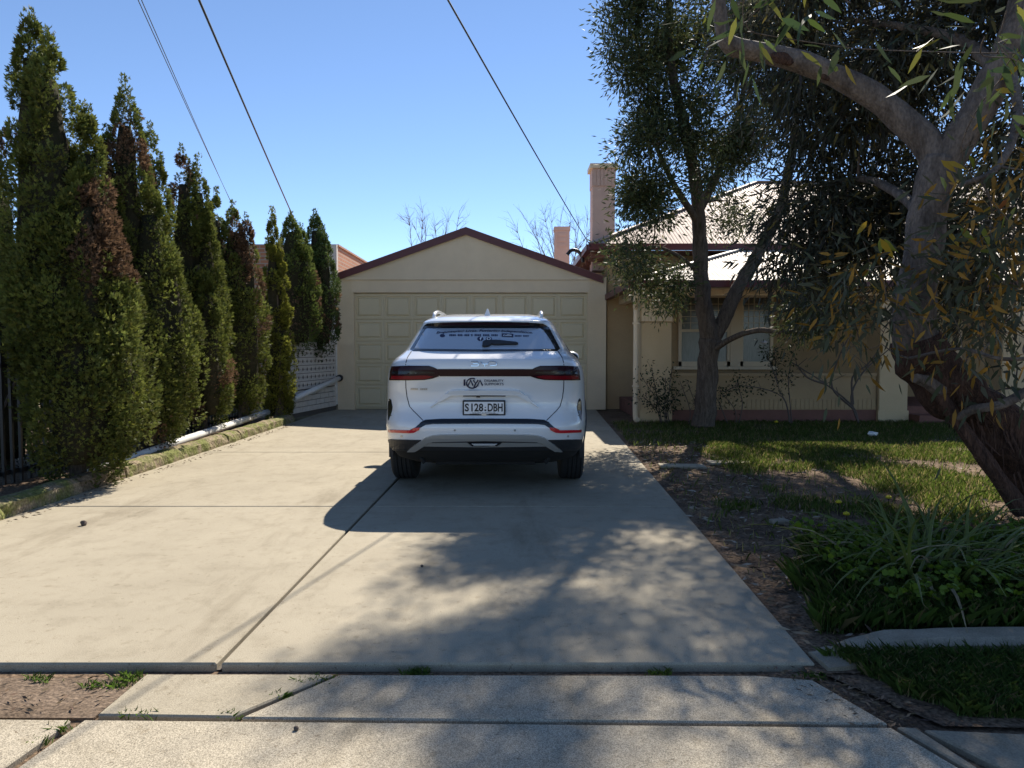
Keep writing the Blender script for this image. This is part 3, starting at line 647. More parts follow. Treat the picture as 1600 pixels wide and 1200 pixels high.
# number plate recess ridge and handle
patch([(673, 637), (690, 621), (703, 609.5), (713, 608), (800, 608), (811, 609.5), (824, 619), (841, 637), (822, 625), (808, 617.3), (757, 616.8), (706, 617.3), (690, 626)], 'plate_hood', M['paint'], .034, step=4, sink=.03)
patch([(724, 617.6), (790, 617.6), (790, 619), (724, 619)], 'tailgate_handle', M['seam'], .024, step=3); patch([(743.5, 617.5), (751, 617.5), (750, 620.5), (745, 620.5)], 'reversing_camera', M['gloss'], .030, step=2)
patch([(760.5, 613.2), (766.5, 613.2), (766.5, 616), (760.5, 616)], 'small_sticker', M['black'], .026, step=2)
pc, pn_ = hit(756.5, 637)
pl_ = obj('number_plate', bevel(bx(-.186, .186, -.012, .012, -.067, .067), .006, 1), M['black'], car); pl_.location = pc + Vector((0, -.022, 0)); pl_.rotation_euler = (.03, 0, 0)
obj('plate_face', bx(-.172, .172, -.0145, -.0125, -.052, .054), M['plate'], pl_)
obj('plate_strip', bx(-.125, -.04, -.0156, -.0147, -.060, -.049, bx(.04, .125, -.0156, -.0147, -.060, -.049)), M['black'], pl_)
obj('plate_clip', bevel(bx(-.022, .022, -.0172, -.0147, -.066, -.046), .003, 1), M['silver'], pl_)
def text_mesh(s, bold=0.0, shear=0):
    c = bpy.data.curves.new('t', 'FONT'); c.body = s; c.offset = bold; c.resolution_u = 3; c.shear = shear; t = bpy.data.objects.new('t', c); COL.objects.link(t); bpy.context.view_layer.update()
    me = bpy.data.meshes.new_from_object(t.evaluated_get(bpy.context.evaluated_depsgraph_get())); bpy.data.objects.remove(t)
    v = np.array([x.co[:2] for x in me.vertices]); return me, v
def flat_text(s, x0, x1, z0, z1, y, name, m, par, bold=0):
    me, v = text_mesh(s, bold); lo, hi = v.min(0), v.max(0)
    for vert, p in zip(me.vertices, v): q = (p - lo) / (hi - lo); vert.co = (x0 + (x1 - x0) * q[0], y, z0 + (z1 - z0) * q[1])
    me.materials.clear(); return obj(name, me, m, par)
flat_text('S', -.166, -.130, -.030, .040, -.0152, 'plate_characters', M['black'], pl_, .03); flat_text('128', -.110, -.006, -.030, .040, -.0152, 'plate_characters', M['black'], pl_, .03); flat_text('DBH', .032, .162, -.030, .040, -.0152, 'plate_characters', M['black'], pl_, .03)
obj('plate_emblem', bx(.007, .017, -.0155, -.0147, .002, .010, bx(.004, .020, -.0155, -.0147, -.026, -.012)), M['black'], pl_)
flat_text('SOUTH AUSTRALIA', -.10, .10, -.0485, -.036, -.0152, 'plate_lettering', M['black'], pl_)
def surf_text(s, x0, x1, y0, y1, name, m, par=None, off=.006, arc=0, bold=0, shear=0):
    me, v = text_mesh(s, bold, shear); lo, hi = v.min(0), v.max(0); xc = (x0 + x1) / 2
    for vert, p in zip(me.vertices, v):
        q = (p - lo) / (hi - lo); X = x0 + (x1 - x0) * q[0]; Y = y1 + (y0 - y1) * q[1] + arc * ((X - xc) / (x1 - x0) * 2) ** 2; h, nn = hit(X, Y); vert.co = h + nn * off
    me.materials.clear(); return obj(name, me, m, par or car)
surf_text('Empowering Lives. Fostering Independence.', 682, 832, 516.2, 520.6, 'window_lettering', M['ink'], glass, .0105, 3.0, .02, .3)
def marks(x0, x1, y0, y1, groups, name, m, par, off):     # rows of tiny print, too small to read
    n = sum(groups) + len(groups) - 1; st = (x1 - x0) / n; x = x0
    for g in groups:
        for k in range(g):
            u = random.uniform(0, .8); patch([(x + st * .12, y0 + u * .5), (x + st * .85, y0 + u * .3), (x + st * .85, y1 - u * .2), (x + st * .12, y1)], name, m, off, par, 4, sink=.001); x += st
        x += st
marks(702, 778, 523.4, 526.2, (4, 3, 3, 1, 4, 4, 4), 'small_print', M['ink'], glass, .0105)
patch([(691.5 + 4 * math.cos(a * .6283), 525.6 + 2.4 * math.sin(a * .6283)) for a in range(10)], 'phone_icon', M['ink'], .0105, glass, 2, sink=.002)
patch([(784, 522.2), (802, 522.8), (802, 528), (784, 527.2)], 'badge_print', M['ink'], .0105, glass, 4, sink=.002); surf_text('ndis', 786.5, 799.5, 523.6, 526.8, 'window_lettering', M['plate'], glass, .0125, 0, .02)
marks(804, 826, 524.9, 527.0, (5, 4), 'small_print', M['ink'], glass, .0105)
circ = lambda cx, cy, r, n=18: [(cx + r * math.cos(2 * math.pi * k / n), cy + r * .68 * math.sin(2 * math.pi * k / n)) for k in range(n)]
patch(circ(750.5, 530.6, 4.7), 'social_icon', M['ink'], .0105, glass, 2.5, sink=.002); surf_text('f', 749.5, 753, 528.2, 533.6, 'social_letter', M['plate'], glass, .0125, 0, .02)
patch(circ(763.7, 530.6, 4.7), 'social_icon', M['ink'], .0105, glass, 2.5, sink=.002); patch(circ(763.7, 530.6, 3.2), 'icon_ring', M['plate'], .0120, glass, 2, sink=.001); patch(circ(763.7, 530.6, 1.9), 'icon_dot', M['ink'], .0132, glass, 2, sink=.001)
wi = patch([(753.5, 543), (754.5, 537), (758, 535), (775, 534.4), (806, 537.5), (809.5, 539.2), (806, 540.3), (790, 540.5), (773, 541), (768, 540), (764, 543.2), (757, 544)], 'rear_wiper', M['matt'], .028, step=3, sink=.012)
# maker's badge
def strokes(lines, wpx, name, m, off, par=None, step=2):
    for L_ in lines: strip(L_, wpx, name, m, off, par, step)
strokes([[(736, 565.3), (746, 565.3), (748, 567), (746.5, 568.6), (739, 568.6)], [(746.5, 568.6), (748.4, 570.2), (746, 572), (736, 572)], [(751, 566), (755, 569), (762, 569), (763.5, 566)], [(757.5, 569), (757.5, 572.8)], [(765, 565.3), (772, 565.3), (775.8, 567), (775.8, 570.3), (772.5, 571.6), (766, 571.6)]], 1.25, 'badge_stroke', M['chrome'], .010)
marks(641.5, 668, 606.2, 609.0, (4, 4), 'model_lettering', M['silver'], None, .006)
# tailgate sign: name with ring
strokes([[(725.8, 592.8), (725.8, 602.2)]], 2.6, 'logo_stroke', M['ink'], .0075)
ring = [(738 + 9 * math.cos(t), 598.6 + 7.6 * math.sin(t)) for t in np.linspace(-1.1, -2 * math.pi + .25, 22)]
strokes([ring], 1.7, 'logo_ring', M['ink'], .0075)
strokes([[(731.5, 602), (735.2, 593.6), (739, 602)], [(739.5, 593.5), (743.2, 599), (747, 593.5)], [(743.2, 599), (740.5, 604.5)], [(746.2, 602), (750, 593.6), (754, 602)]], 1.8, 'logo_stroke', M['ink'], .0085)
surf_text('DISABILITY', 757, 787, 592.6, 596.3, 'sign_lettering', M['ink'], None, .0075, 0, .01); surf_text('SUPPORTS', 757, 787, 597.6, 601.4, 'sign_lettering', M['ink'], None, .0075, 0, .01)
# roof: rails, antenna
def down(x, y): r = BV.ray_cast(Vector((x, y, 3)), Vector((0, 0, -1))); return r[0]
for s in (1, -1):
    b = bmesh.new(); pts = [Vector((s * (.535 - .02 * abs(t - .5)), .86 + 1.7 * t, 0)) for t in np.linspace(0, 1, 14)]
    for i, p in enumerate(pts): p.z = down(p.x, p.y).z + .045 * math.sin(math.pi * min(1, max(0, i / 13)) ) ** .25 * (1 if 0 < i < 13 else 0)
    tube(b, pts, [.014] + [.019] * 12 + [.014], 8); smooth(obj('roof_rail', b, M['paint'], car))
q = down(.0, .86); b = bmesh.new()
R0 = [b.verts.new(q + Vector(v)) for v in ((-.034, -.02, -.01), (.034, -.02, -.01), (.02, .16, -.012), (-.02, .16, -.012))]; R1 = [b.verts.new(q + Vector(v)) for v in ((-.006, .012, .068), (.006, .012, .068), (.004, .03, .06), (-.004, .03, .06))]
b.faces.new(R1); b.faces.new(R0[::-1])
for i in range(4): b.faces.new((R0[i], R0[(i + 1) % 4], R1[(i + 1) % 4], R1[i]))
bmesh.ops.recalc_face_normals(b, faces=b.faces); obj('antenna', bevel(b, .004, 1), M['paint'], car)
# sides: windows, handles, mirrors, arch trims (mapped by (y,z) ray casts from outside)
for s in (1, -1):
    def hs_(a, c, s=s):
        r = BV.ray_cast(Vector((s * 2, a / 100, -c / 100)), Vector((-s, 0, 0))); return (r[0], r[1]) if r[0] is not None else (None, None)
    def side(poly, name, m, off=.004, par=None, step=7): 
        o = patch([(y * 100, -z * 100) for y, z in poly], name, m, off, par, step, hs_)
        return o
    wsur = side([(.92, 1.27), (1.0, 1.33), (1.25, 1.46), (1.6, 1.535), (2.1, 1.54), (2.55, 1.44), (2.95, 1.28), (3.2, 1.15), (3.0, 1.145), (1.9, 1.165), (1.2, 1.195)], 'side_window_surround', M['gloss'], .004)
    for pl in ([(1.10, 1.28), (1.28, 1.42), (1.42, 1.46), (1.40, 1.22), (1.2, 1.23)], [(1.47, 1.47), (1.7, 1.515), (2.02, 1.52), (2.02, 1.19), (1.45, 1.215)], [(2.08, 1.52), (2.2, 1.505), (2.55, 1.41), (2.93, 1.24), (2.98, 1.17), (2.08, 1.185)]): side(pl, 'side_window', M['carglass'], .008, wsur)
    for ln in ([(2.05, 1.17), (2.05, .5)], [(3.05, 1.12), (3.12, .85), (3.1, .5)], [(1.42, 1.2), (1.40, .9), (1.36, .72)]):
        A = [(y - .004, z) for y, z in ln] + [(y + .004, z) for y, z in ln[::-1]]; side(A, 'shut_line', M['seam'], .002, None, 5)
    for y in (1.62, 2.62): side([(y, 1.035), (y + .2, 1.03), (y + .2, 1.0), (y, 1.005)], 'door_handle', M['paint'], .025, None, 4)
    side([(1.44, .42), (3.36, .42), (3.36, .52), (1.44, .52)], 'sill_cladding', M['matt'], .008)
    for y in WYS:
        b = bmesh.new(); R = []
        for k in range(25):
            a = math.radians(-12 + 204 * k / 24); ring = []
            for rr, xo in ((.412, -.03), (.412, .012), (.465, .010), (.468, -.03)):
                yy, zz = y + rr * math.cos(a), .37 + rr * math.sin(a); r = BV.ray_cast(Vector((s * 2, yy, max(zz, .42))), Vector((-s, 0, 0))); xx = abs(r[0].x) if r[0] else .9
                ring.append(b.verts.new((s * (max(xx, .90) + xo), yy, zz)))
            R.append(ring)
        for k in range(24):
            for j in range(4): b.faces.new((R[k][j], R[k][(j + 1) % 4], R[k + 1][(j + 1) % 4], R[k + 1][j]))
        b.faces.new(R[0]); b.faces.new(R[-1][::-1]); bmesh.ops.recalc_face_normals(b, faces=b.faces); obj('wheel_arch_trim', b, M['matt'], car)
    mm = bmesh.new(); bmesh.ops.create_uvsphere(mm, u_segments=16, v_segments=10, radius=1, matrix=Matrix.Translation((s * .955, 2.92, 1.185)) @ Matrix.Diagonal((.105, .07, .075, 1)))
    mo = smooth(obj('wing_mirror', mm, M['paint'], car)); 
    mm = bmesh.new(); bmesh.ops.create_uvsphere(mm, u_segments=16, v_segments=8, radius=1, matrix=Matrix.Translation((s * .955, 2.865, 1.18)) @ Matrix.Diagonal((.088, .022, .058, 1))); smooth(obj('mirror_glass', mm, M['carglass'], mo))
    bx_ = bmesh.new(); bar(bx_, (s * .80, 2.93, 1.13), (s * .93, 2.93, 1.15), .05, .04); obj('mirror_arm', bx_, M['gloss'], mo)
    for y in WYS:
        wh = bpy.data.objects.new('wheel', None); COL.objects.link(wh); wh.parent = car; wh.location = (s * WX, y, WR)
        pr = [(-.118, .235), (-.118, .30), (-.112, .335), (-.095, .356)]
        for k in range(4): a0 = -.078 + k * .041; pr += [(a0, .362), (a0 + .031, .362), (a0 + .032, .353), (a0 + .040, .353)]
        pr += [(.087, .361), (.095, .356), (.112, .335), (.118, .30), (.118, .235)]
        ty = obj('tyre', lathe(pr, 48), M['tyre'], wh); 
        rm = lathe([(-.10, .238), (.10, .238), (.098, .215), (-.02, .20), (-.03, .05), (-.09, .05)], 32); sp_ = bmesh.new()
        me = bpy.data.meshes.new('t'); rm.to_mesh(me); rm.free(); sp_.from_mesh(me)
        for k in range(5):
            for dd in (-.16, .16):
                a = 2 * math.pi * k / 5 + dd; bar(sp_, (s * .075, .04 * math.cos(a), .04 * math.sin(a)), (s * .09, .222 * math.cos(a + dd * .3), .222 * math.sin(a + dd * .3)), .03, .03)
        obj('rim', sp_, M['silver'], wh)
# underside bits: axle, exhaust, hooks
b = bmesh.new(); tube(b, [(-.7, 1.02, .33), (.7, 1.02, .33)], .045, 10); bx(-.45, .45, .35, 1.5, .24, .33, b); obj('rear_axle', b, M['under'], car)
for s in (1, -1):
    b = bmesh.new(); tube(b, [(s * .56, .28, .36), (s * .57, .24, .31), (s * .54, .25, .27)], .018, 8); obj('tow_eye', b, M['under'], car)
# ============================================================ CONIFERS
def conifer(name, label, base, spires, dens=1.0, hue=(.118, .135, .032), brown=.32, size=.043, grp='columnar conifers along the left boundary'):
    root = thing(name, label, 'tree', base, 0, grp); PS, DS, BR = [], [], []; core = bmesh.new()
    prof = lambda t: np.clip((t + .05) / .26, 0, 1) ** .5 * (1 - np.clip(t, 0, 1) ** 2.3) ** .85 + .02
    for i, (x, y, z0, z1, R) in enumerate(spires):
        H = z1 - z0; R *= 1.12; nc = int(2 * math.pi * R * H * .72 * 17 * dens) + 14
        t = RNG.uniform(0, 1, nc) ** .95 * .98; th = RNG.uniform(0, 2 * math.pi, nc); big = np.array([noise.noise(Vector((math.cos(q) * R * 2.6 + i * 7.3, math.sin(q) * R * 2.6 + base[1], k * H * 1.1))) for q, k in zip(th, t)])
        r = R * prof(t) * (1 + .20 * big); cr = np.clip(R * .42, .07, .17) * RNG.uniform(.6, 1.35, nc) * np.clip(1.3 - t * 1.0, .30, 1)
        c = np.stack([x + (r - cr * .5) * np.cos(th), y + (r - cr * .5) * np.sin(th), z0 + H * t], 1)
        per = 92; cc = np.repeat(c, per, 0); rr = np.repeat(cr, per)[:, None]; d = RNG.normal(0, 1, (len(cc), 3)); d /= np.linalg.norm(d, axis=1, keepdims=True)
        outv = np.repeat(np.stack([np.cos(th), np.sin(th), np.zeros(nc)], 1), per, 0); flip = (d * outv).sum(1) < -.25; d[flip] *= -1
        p_ = cc + d * rr * np.array([[1, 1, 1.7]]) * RNG.uniform(.75, 1.05, (len(cc), 1)); PS.append(p_); DS.append(d + outv * .5)
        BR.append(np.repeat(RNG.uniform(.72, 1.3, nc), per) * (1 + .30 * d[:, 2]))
        ntop = 90; p_ = np.stack([x + RNG.normal(0, .025, ntop), y + RNG.normal(0, .025, ntop), z1 - .12 + RNG.uniform(-.12, .22, ntop)], 1); PS.append(p_); DS.append(RNG.normal(0, .5, (ntop, 3)) + np.array([[0, 0, 1.2]])); BR.append(np.full(ntop, 1.0))
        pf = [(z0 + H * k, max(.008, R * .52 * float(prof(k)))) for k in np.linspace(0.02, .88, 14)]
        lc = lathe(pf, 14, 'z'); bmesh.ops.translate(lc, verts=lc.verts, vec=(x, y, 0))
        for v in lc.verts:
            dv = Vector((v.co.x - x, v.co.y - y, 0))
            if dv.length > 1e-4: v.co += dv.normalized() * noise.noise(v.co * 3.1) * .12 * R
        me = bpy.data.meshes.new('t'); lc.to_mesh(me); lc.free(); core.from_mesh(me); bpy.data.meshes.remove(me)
    p = np.concatenate(PS); o_ = np.concatenate(DS); br = np.concatenate(BR); n = len(p)
    d = o_ * .8 + np.array([[0, 0, 1.0]]) * RNG.uniform(.2, 1.1, (n, 1)) + RNG.normal(0, .35, (n, 3)); d /= np.linalg.norm(d, axis=1, keepdims=True); sv = np.cross(d, RNG.normal(0, 1, (n, 3))); sv /= np.linalg.norm(sv, axis=1, keepdims=True)
    sz = size * RNG.uniform(.6, 1.35, (n, 1)); V = []
    for k in range(3):
        a = (k - 1) * .62; dk = d * math.cos(a) + sv * math.sin(a); sk = sv * math.cos(a) - d * math.sin(a); L_ = sz * (1 - .3 * abs(k - 1)); st = p + d * sz * .1 * k
        V += [st, st + dk * L_ * .55 + sk * L_ * .16, st + dk * L_, st + dk * L_ * .55 - sk * L_ * .16]
    V = np.stack(V, 1).reshape(-1, 3); Fc = np.arange(len(V), dtype=np.int32).reshape(-1, 4)
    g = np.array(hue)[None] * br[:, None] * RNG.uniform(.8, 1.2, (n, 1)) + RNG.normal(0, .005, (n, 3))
    bn = np.array([noise.noise(Vector((a * 1.5 + 3, b_ * 1.5, c * .75))) + .35 * noise.noise(Vector((a * 5, b_ * 5 + 9, c * 4))) for a, b_, c in p])
    isb = bn > brown; g[isb] = np.array([.15, .092, .055]) * RNG.uniform(.6, 1.3, (isb.sum(), 1)); g = np.clip(g, .008, 1)
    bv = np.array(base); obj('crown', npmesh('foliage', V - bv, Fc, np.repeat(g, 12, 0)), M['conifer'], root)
    bmesh.ops.translate(core, verts=core.verts, vec=-Vector(base)); smooth(obj('shade_core', core, M['crownshade'], root))  # opaque core, inner shade carried by its dark colour
    b = bmesh.new(); zt = max(q[3] for q in spires); tube(b, [(0, 0, 0), (0.02, .02, .5), (0, 0, zt * .6)], [.09, .07, .03], 8); obj('trunk', b, M['bark'], root)
    return root
conifer('conifer', 'tallest and nearest conifer with several spires and brown dead patches, at far left', (-4.12, 6.95, .05),
        [(-4.48, 7.0, 1.3, 4.34, .31), (-4.26, 6.9, 1.0, 4.12, .36), (-4.00, 7.05, .3, 3.50, .30), (-4.00, 6.9, .22, 2.95, .42), (-4.18, 6.8, .8, 2.75, .38), (-3.84, 7.1, .26, 2.5, .30), (-4.02, 6.72, .2, 1.9, .30)], 1.0, brown=.33)
conifer('conifer', 'second conifer from the left, pointed with a browned top', (-4.32, 8.7, .05),
        [(-4.52, 8.75, .40, 4.36, .36), (-4.66, 8.6, .45, 3.75, .30), (-4.27, 8.75, .3, 3.2, .38), (-4.12, 8.9, .30, 2.5, .30), (-4.32, 8.5, .28, 2.0, .36)], 1.0, brown=.32)
conifer('conifer', 'slim dark conifer spire between the second and third large conifers', (-4.75, 9.8, .05), [(-4.75, 9.8, .1, 4.15, .32)], .8)
conifer('conifer', 'third large conifer, with twin tips, above the pipe', (-4.45, 10.5, .05),
        [(-4.64, 10.5, .3, 4.05, .32), (-4.5, 10.65, .3, 3.95, .32), (-4.38, 10.6, .35, 3.2, .32), (-4.28, 10.4, .32, 2.3, .27)], .95, brown=.38)
conifer('conifer', 'fourth conifer, rounded and shorter, dark green', (-4.3, 11.7, .05), [(-4.40, 11.7, .36, 3.50, .36), (-4.24, 11.8, .38, 3.35, .30), (-4.62, 11.6, .3, 3.7, .3)], .9, brown=.36)
conifer('conifer', 'narrow yellow green conifer just before the breeze block wall', (-4.06, 12.75, .05), [(-4.12, 12.75, .08, 3.62, .20), (-4.03, 12.85, .1, 3.1, .20)], 1.5, hue=(.17, .175, .03), brown=.7)
conifer('conifer', 'conifer overhanging the near end of the breeze block wall', (-4.2, 13.7, .05), [(-4.06, 13.65, 1.32, 3.72, .34), (-3.92, 13.8, 1.36, 3.5, .28)], 1.0, hue=(.11, .14, .034))
conifer('conifer', 'last conifer overhanging the breeze block wall next to the garage', (-4.2, 14.7, .05), [(-3.90, 14.75, 1.22, 3.95, .32), (-3.72, 14.6, 1.35, 3.6, .27)], 1.0, hue=(.08, .115, .034))
conifer('conifer', 'dark conifer cut off by the left edge behind the black fence', (-5.3, 7.6, .05), [(-5.3, 7.6, .1, 3.2, .55), (-5.0, 8.2, .3, 2.9, .45)], .6, hue=(.055, .07, .028))
# twiggy bush at far left
def twigs(root, base, ends, r0, mat_, name='branches', sub=5, L=.35, n=5):
    for e in ends:
        b = bmesh.new(); e = Vector(e); mid = (Vector(base) + e) / 2 + Vector((random.uniform(-.1, .1), random.uniform(-.1, .1), random.uniform(0, .1))) * (e - Vector(base)).length
        pth_ = catmull([base, mid, e], 5); tube(b, pth_, list(np.linspace(r0, r0 * .25, len(pth_))), n)
        for k in range(sub):
            q = pth_[random.randint(3, len(pth_) - 1)]; d = ((e - Vector(base)).normalized() + Vector((random.gauss(0, .6), random.gauss(0, .6), random.gauss(.2, .5)))).normalized() * L * random.uniform(.5, 1.3)
            pp = catmull([q, q + d * .5 + Vector((0, 0, .03)), q + d], 3); tube(b, pp, list(np.linspace(r0 * .35, r0 * .12, len(pp))), 4)
            for j in range(2):
                q2 = pp[random.randint(1, len(pp) - 1)]; d2 = (d.normalized() + Vector((random.gauss(0, .6), random.gauss(0, .6), random.gauss(.1, .5)))).normalized() * L * .5; tube(b, [q2, q2 + d2], [r0 * .15, r0 * .07], 4)
        obj('branch', b, mat_, root)
tw = thing('twiggy_bush', 'purplish twiggy bush poking out at the left edge above the fence', 'bush', (-5.1, 6.9, .05))
twigs(tw, (0, 0, 0), [(random.uniform(-.3, .45), random.uniform(-.4, .4), random.uniform(2.7, 3.5)) for _ in range(9)], .016, M['twig'], sub=10, L=.3)
# ============================================================ TREES WITH SKELETON
def skeleton_tree(limbs, anchors, name_mat, root, tipr=.005, side=10, jit=.12, trunk_mat=None, wob=.25):
    """limbs: [(points, radii)] world coords; anchors: crown points to reach by thin branches"""
    base = Vector(root.location); b = bmesh.new(); nodes = []; rad = []
    for pts, rr in limbs:
        pp = catmull(pts, 6); rs = np.interp(np.linspace(0, 1, len(pp)), np.linspace(0, 1, len(rr)), rr)
        tube(b, [p - base for p in pp], list(rs), side, wob)
        for p, r in zip(pp, rs): nodes.append(p); rad.append(r)
    smooth(obj('trunk', b, trunk_mat or name_mat, root)); b = bmesh.new()
    N = np.array([tuple(p) for p in nodes]); Rr = np.array(rad)
    an = sorted(anchors, key=lambda a: float(np.min(np.sum((N - np.array(a)) ** 2, 1))))
    for a in an:
        A = np.array(a); d = np.sqrt(np.sum((N - A) ** 2, 1)); w_ = d + np.maximum(0, N[:, 2] - A[2]) * .35; i = int(np.argmin(w_)); q = Vector(N[i]); e = Vector(A); L_ = (e - q).length
        if L_ < .05: continue
        side_v = Vector((random.gauss(0, 1), random.gauss(0, 1), random.gauss(.3, .6))) * L_ * jit
        pp = catmull([q, q.lerp(e, .4) + side_v, q.lerp(e, .75) + side_v * .6, e], 3); r0 = min(Rr[i] * .65, .008 + L_ * .018); rs = np.linspace(max(r0, tipr), tipr, len(pp))
        tube(b, [p - base for p in pp], list(rs), 5, 0, False); N = np.vstack([N, [tuple(p) for p in pp[2:]]]); Rr = np.concatenate([Rr, rs[2:]])
    smooth(obj('branches', b, name_mat, root))['kind'] = 'stuff'
def leaves(pos, dirs, L, W, col, shape=6):
    """lance leaves: 6-vertex folded blade"""
    n = len(pos); d = dirs / np.linalg.norm(dirs, axis=1, keepdims=True); s = np.cross(d, RNG.normal(0, 1, (n, 3))); s /= np.linalg.norm(s, axis=1, keepdims=True); u = np.cross(s, d)
    l = (L if hasattr(L, 'shape') else L * RNG.uniform(.65, 1.25, (n, 1))); w_ = l * W; bend = RNG.uniform(-.12, .22, (n, 1)) * l
    if shape == 4: V = np.stack([pos, pos + d * l * .45 + s * w_, pos + d * l, pos + d * l * .45 - s * w_], 1); q = 4; Fc = np.arange(n * 4, dtype=np.int32).reshape(-1, 4)
    else:
        V = np.stack([pos, pos + d * l * .3 + s * w_ + u * bend * .5, pos + d * l * .68 + s * w_ * .75 + u * bend, pos + d * l + u * bend * .6, pos + d * l * .68 - s * w_ * .75 + u * bend, pos + d * l * .3 - s * w_ + u * bend * .5], 1); q = 6
        i = np.arange(n, dtype=np.int32)[:, None] * 6; Fc = np.concatenate([i + np.array([[0, 1, 4, 5]]), i + np.array([[1, 2, 3, 4]])], 0)
    return V.reshape(-1, 3), Fc, np.repeat(col, q, 0)
def cloud(centres, per, rad, L, W, colf, down=.3, shape=4, flat=1.0):
    c = np.repeat(np.array(centres), per, 0); n = len(c); off = RNG.normal(0, 1, (n, 3)) * rad * np.array([1, 1, flat]); pos = c + off
    d = off * .8 / rad + RNG.normal(0, .6, (n, 3)) + np.array([0, 0, -down]); return leaves(pos, d, L, W, colf(n), shape)
def merge(parts):
    V, Fs, C, o = [], [], [], 0
    for v, f, c in parts: V.append(v); Fs.append(f + o); C.append(c); o += len(v)
    return np.concatenate(V), np.concatenate(Fs), np.concatenate(C)
def greens(base, var=.35, alt=None, p=.0):
    def f(n):
        g = np.array(base)[None] * RNG.uniform(1 - var, 1 + var, (n, 1)) + RNG.normal(0, .004, (n, 3))
        if alt is not None: k = RNG.random(n) < p; g[k] = np.array(alt) * RNG.uniform(.7, 1.3, (k.sum(), 1))
        return np.clip(g, .006, 1)
    return f
# ---- the fork-trunked tree on the lawn
TB = P(1100, 670, 12.0); TB.z = -.02
bt = thing('fork_trunk_tree', 'rough barked tree with forked trunk and fine dark foliage on the lawn by the verandah', 'tree', TB)
def pxs(l): return [P(x, y, Y) for x, y, Y in l]
limbs = [(pxs([(1099, 672, 12.0), (1103, 620, 12.0), (1106, 570, 12.0), (1110, 530, 12.0)]), [.21, .175, .165, .175]),
         (pxs([(1110, 535, 12.0), (1101, 490, 11.95), (1096, 440, 11.9), (1093, 370, 11.8), (1088, 290, 11.7), (1070, 200, 11.6), (1050, 110, 11.5), (1045, 0, 11.4), (1040, -130, 11.4)]), [.15, .14, .125, .11, .10, .085, .07, .05, .03]),
         (pxs([(1111, 535, 12.0), (1135, 490, 12.05), (1158, 440, 12.1), (1185, 395, 12.2), (1220, 320, 12.3), (1240, 220, 12.4), (1250, 100, 12.4), (1260, -60, 12.4)]), [.13, .12, .11, .10, .085, .07, .05, .03]),
         (pxs([(1114, 548, 11.95), (1145, 528, 11.6), (1185, 516, 11.3), (1230, 519, 11.0), (1290, 508, 10.8)]), [.055, .045, .04, .035, .025]),
         (pxs([(1093, 350, 11.8), (1060, 300, 11.5), (1030, 240, 11.3), (1005, 170, 11.1)]), [.07, .05, .035, .02]),
         (pxs([(1093, 330, 11.8), (1130, 250, 11.9), (1160, 150, 12.0), (1170, 20, 12.0)]), [.07, .055, .04, .025]),
         (pxs([(1096, 430, 11.9), (1060, 400, 11.5), (1020, 385, 11.2), (990, 400, 11.0)]), [.04, .03, .022, .014])]
cent = []
def blob(x, y, Y, rx, ry, rY, n):
    for _ in range(max(2, n // 4)):
        while True:
            a, b_, c = [random.uniform(-1, 1) for _ in range(3)]
            if a * a + b_ * b_ + c * c <= 1: break
        q = P(x + a * rx, y + b_ * ry, Y + c * rY)
        for _ in range(4): cent.append((q.x + random.gauss(0, .13), q.y + random.gauss(0, .13), q.z + random.gauss(0, .13)))
for a in ((1010, 60, 11.4, 60, 75, 1.0, 46), (1100, 40, 11.6, 110, 90, 1.2, 70), (1200, 60, 12.2, 90, 100, 1.2, 56), (1005, 190, 11.2, 45, 60, .7, 30), (1090, 190, 11.7, 110, 70, 1.0, 50), (1200, 200, 12.2, 80, 80, 1.0, 36),
          (1000, 300, 11.2, 32, 50, .5, 18), (1060, 290, 11.4, 60, 55, .7, 22), (1150, 310, 12.0, 60, 50, .7, 14), (1005, 405, 11.0, 34, 40, .5, 18), (1040, 450, 11.1, 30, 18, .4, 8), (970, 30, 11.2, 30, 50, .7, 12),
          (1040, -110, 11.3, 120, 80, 1.3, 40), (1180, -120, 12.0, 130, 90, 1.4, 40), (1110, -240, 11.6, 120, 50, 1.2, 14), (1300, 455, 10.8, 70, 42, .5, 34), (1270, 500, 10.8, 40, 22, .4, 10)): blob(*a)
skeleton_tree(limbs, cent, M['bark'], bt)
parts = [cloud(cent, 180, .13, .092, .13, greens((.060, .074, .030), .4, (.14, .13, .04), .07), .25, 4)]
V, Fc, C = merge(parts); obj('crown', npmesh('foliage', V - np.array(TB), Fc, C), M['leaf'], bt)
# ---- the gum tree in the right foreground
gb = P(1690, 850, 5.25); gb.z = -.02
gt = thing('gum_tree', 'leaning gum tree with smooth grey limbs over red brown shaggy lower bark, right foreground', 'tree', gb)
low = [(pxs([(1700, 850, 5.25), (1640, 765, 5.25), (1570, 685, 5.25), (1500, 618, 5.25), (1447, 575, 5.25), (1430, 530, 5.25)]), [.25, .215, .19, .185, .18, .165])]
b = bmesh.new()
for pts, rr in low:
    pp = catmull(pts, 8); rs = np.interp(np.linspace(0, 1, len(pp)), np.linspace(0, 1, len(rr)), rr); tube(b, [p - gb for p in pp], list(rs), 18, .45)
smooth(obj('lower_trunk', b, M['gumrough'], gt))
b = bmesh.new()
tube(b, [p - gb for p in catmull(pxs([(1445, 585, 5.1), (1490, 650, 5.05), (1545, 725, 5.0), (1598, 800, 5.0)]), 5)], list(np.linspace(.035, .06, 16)), 8, .3)
obj('side_stem', b, M['gumrough'], gt)
b = bmesh.new()
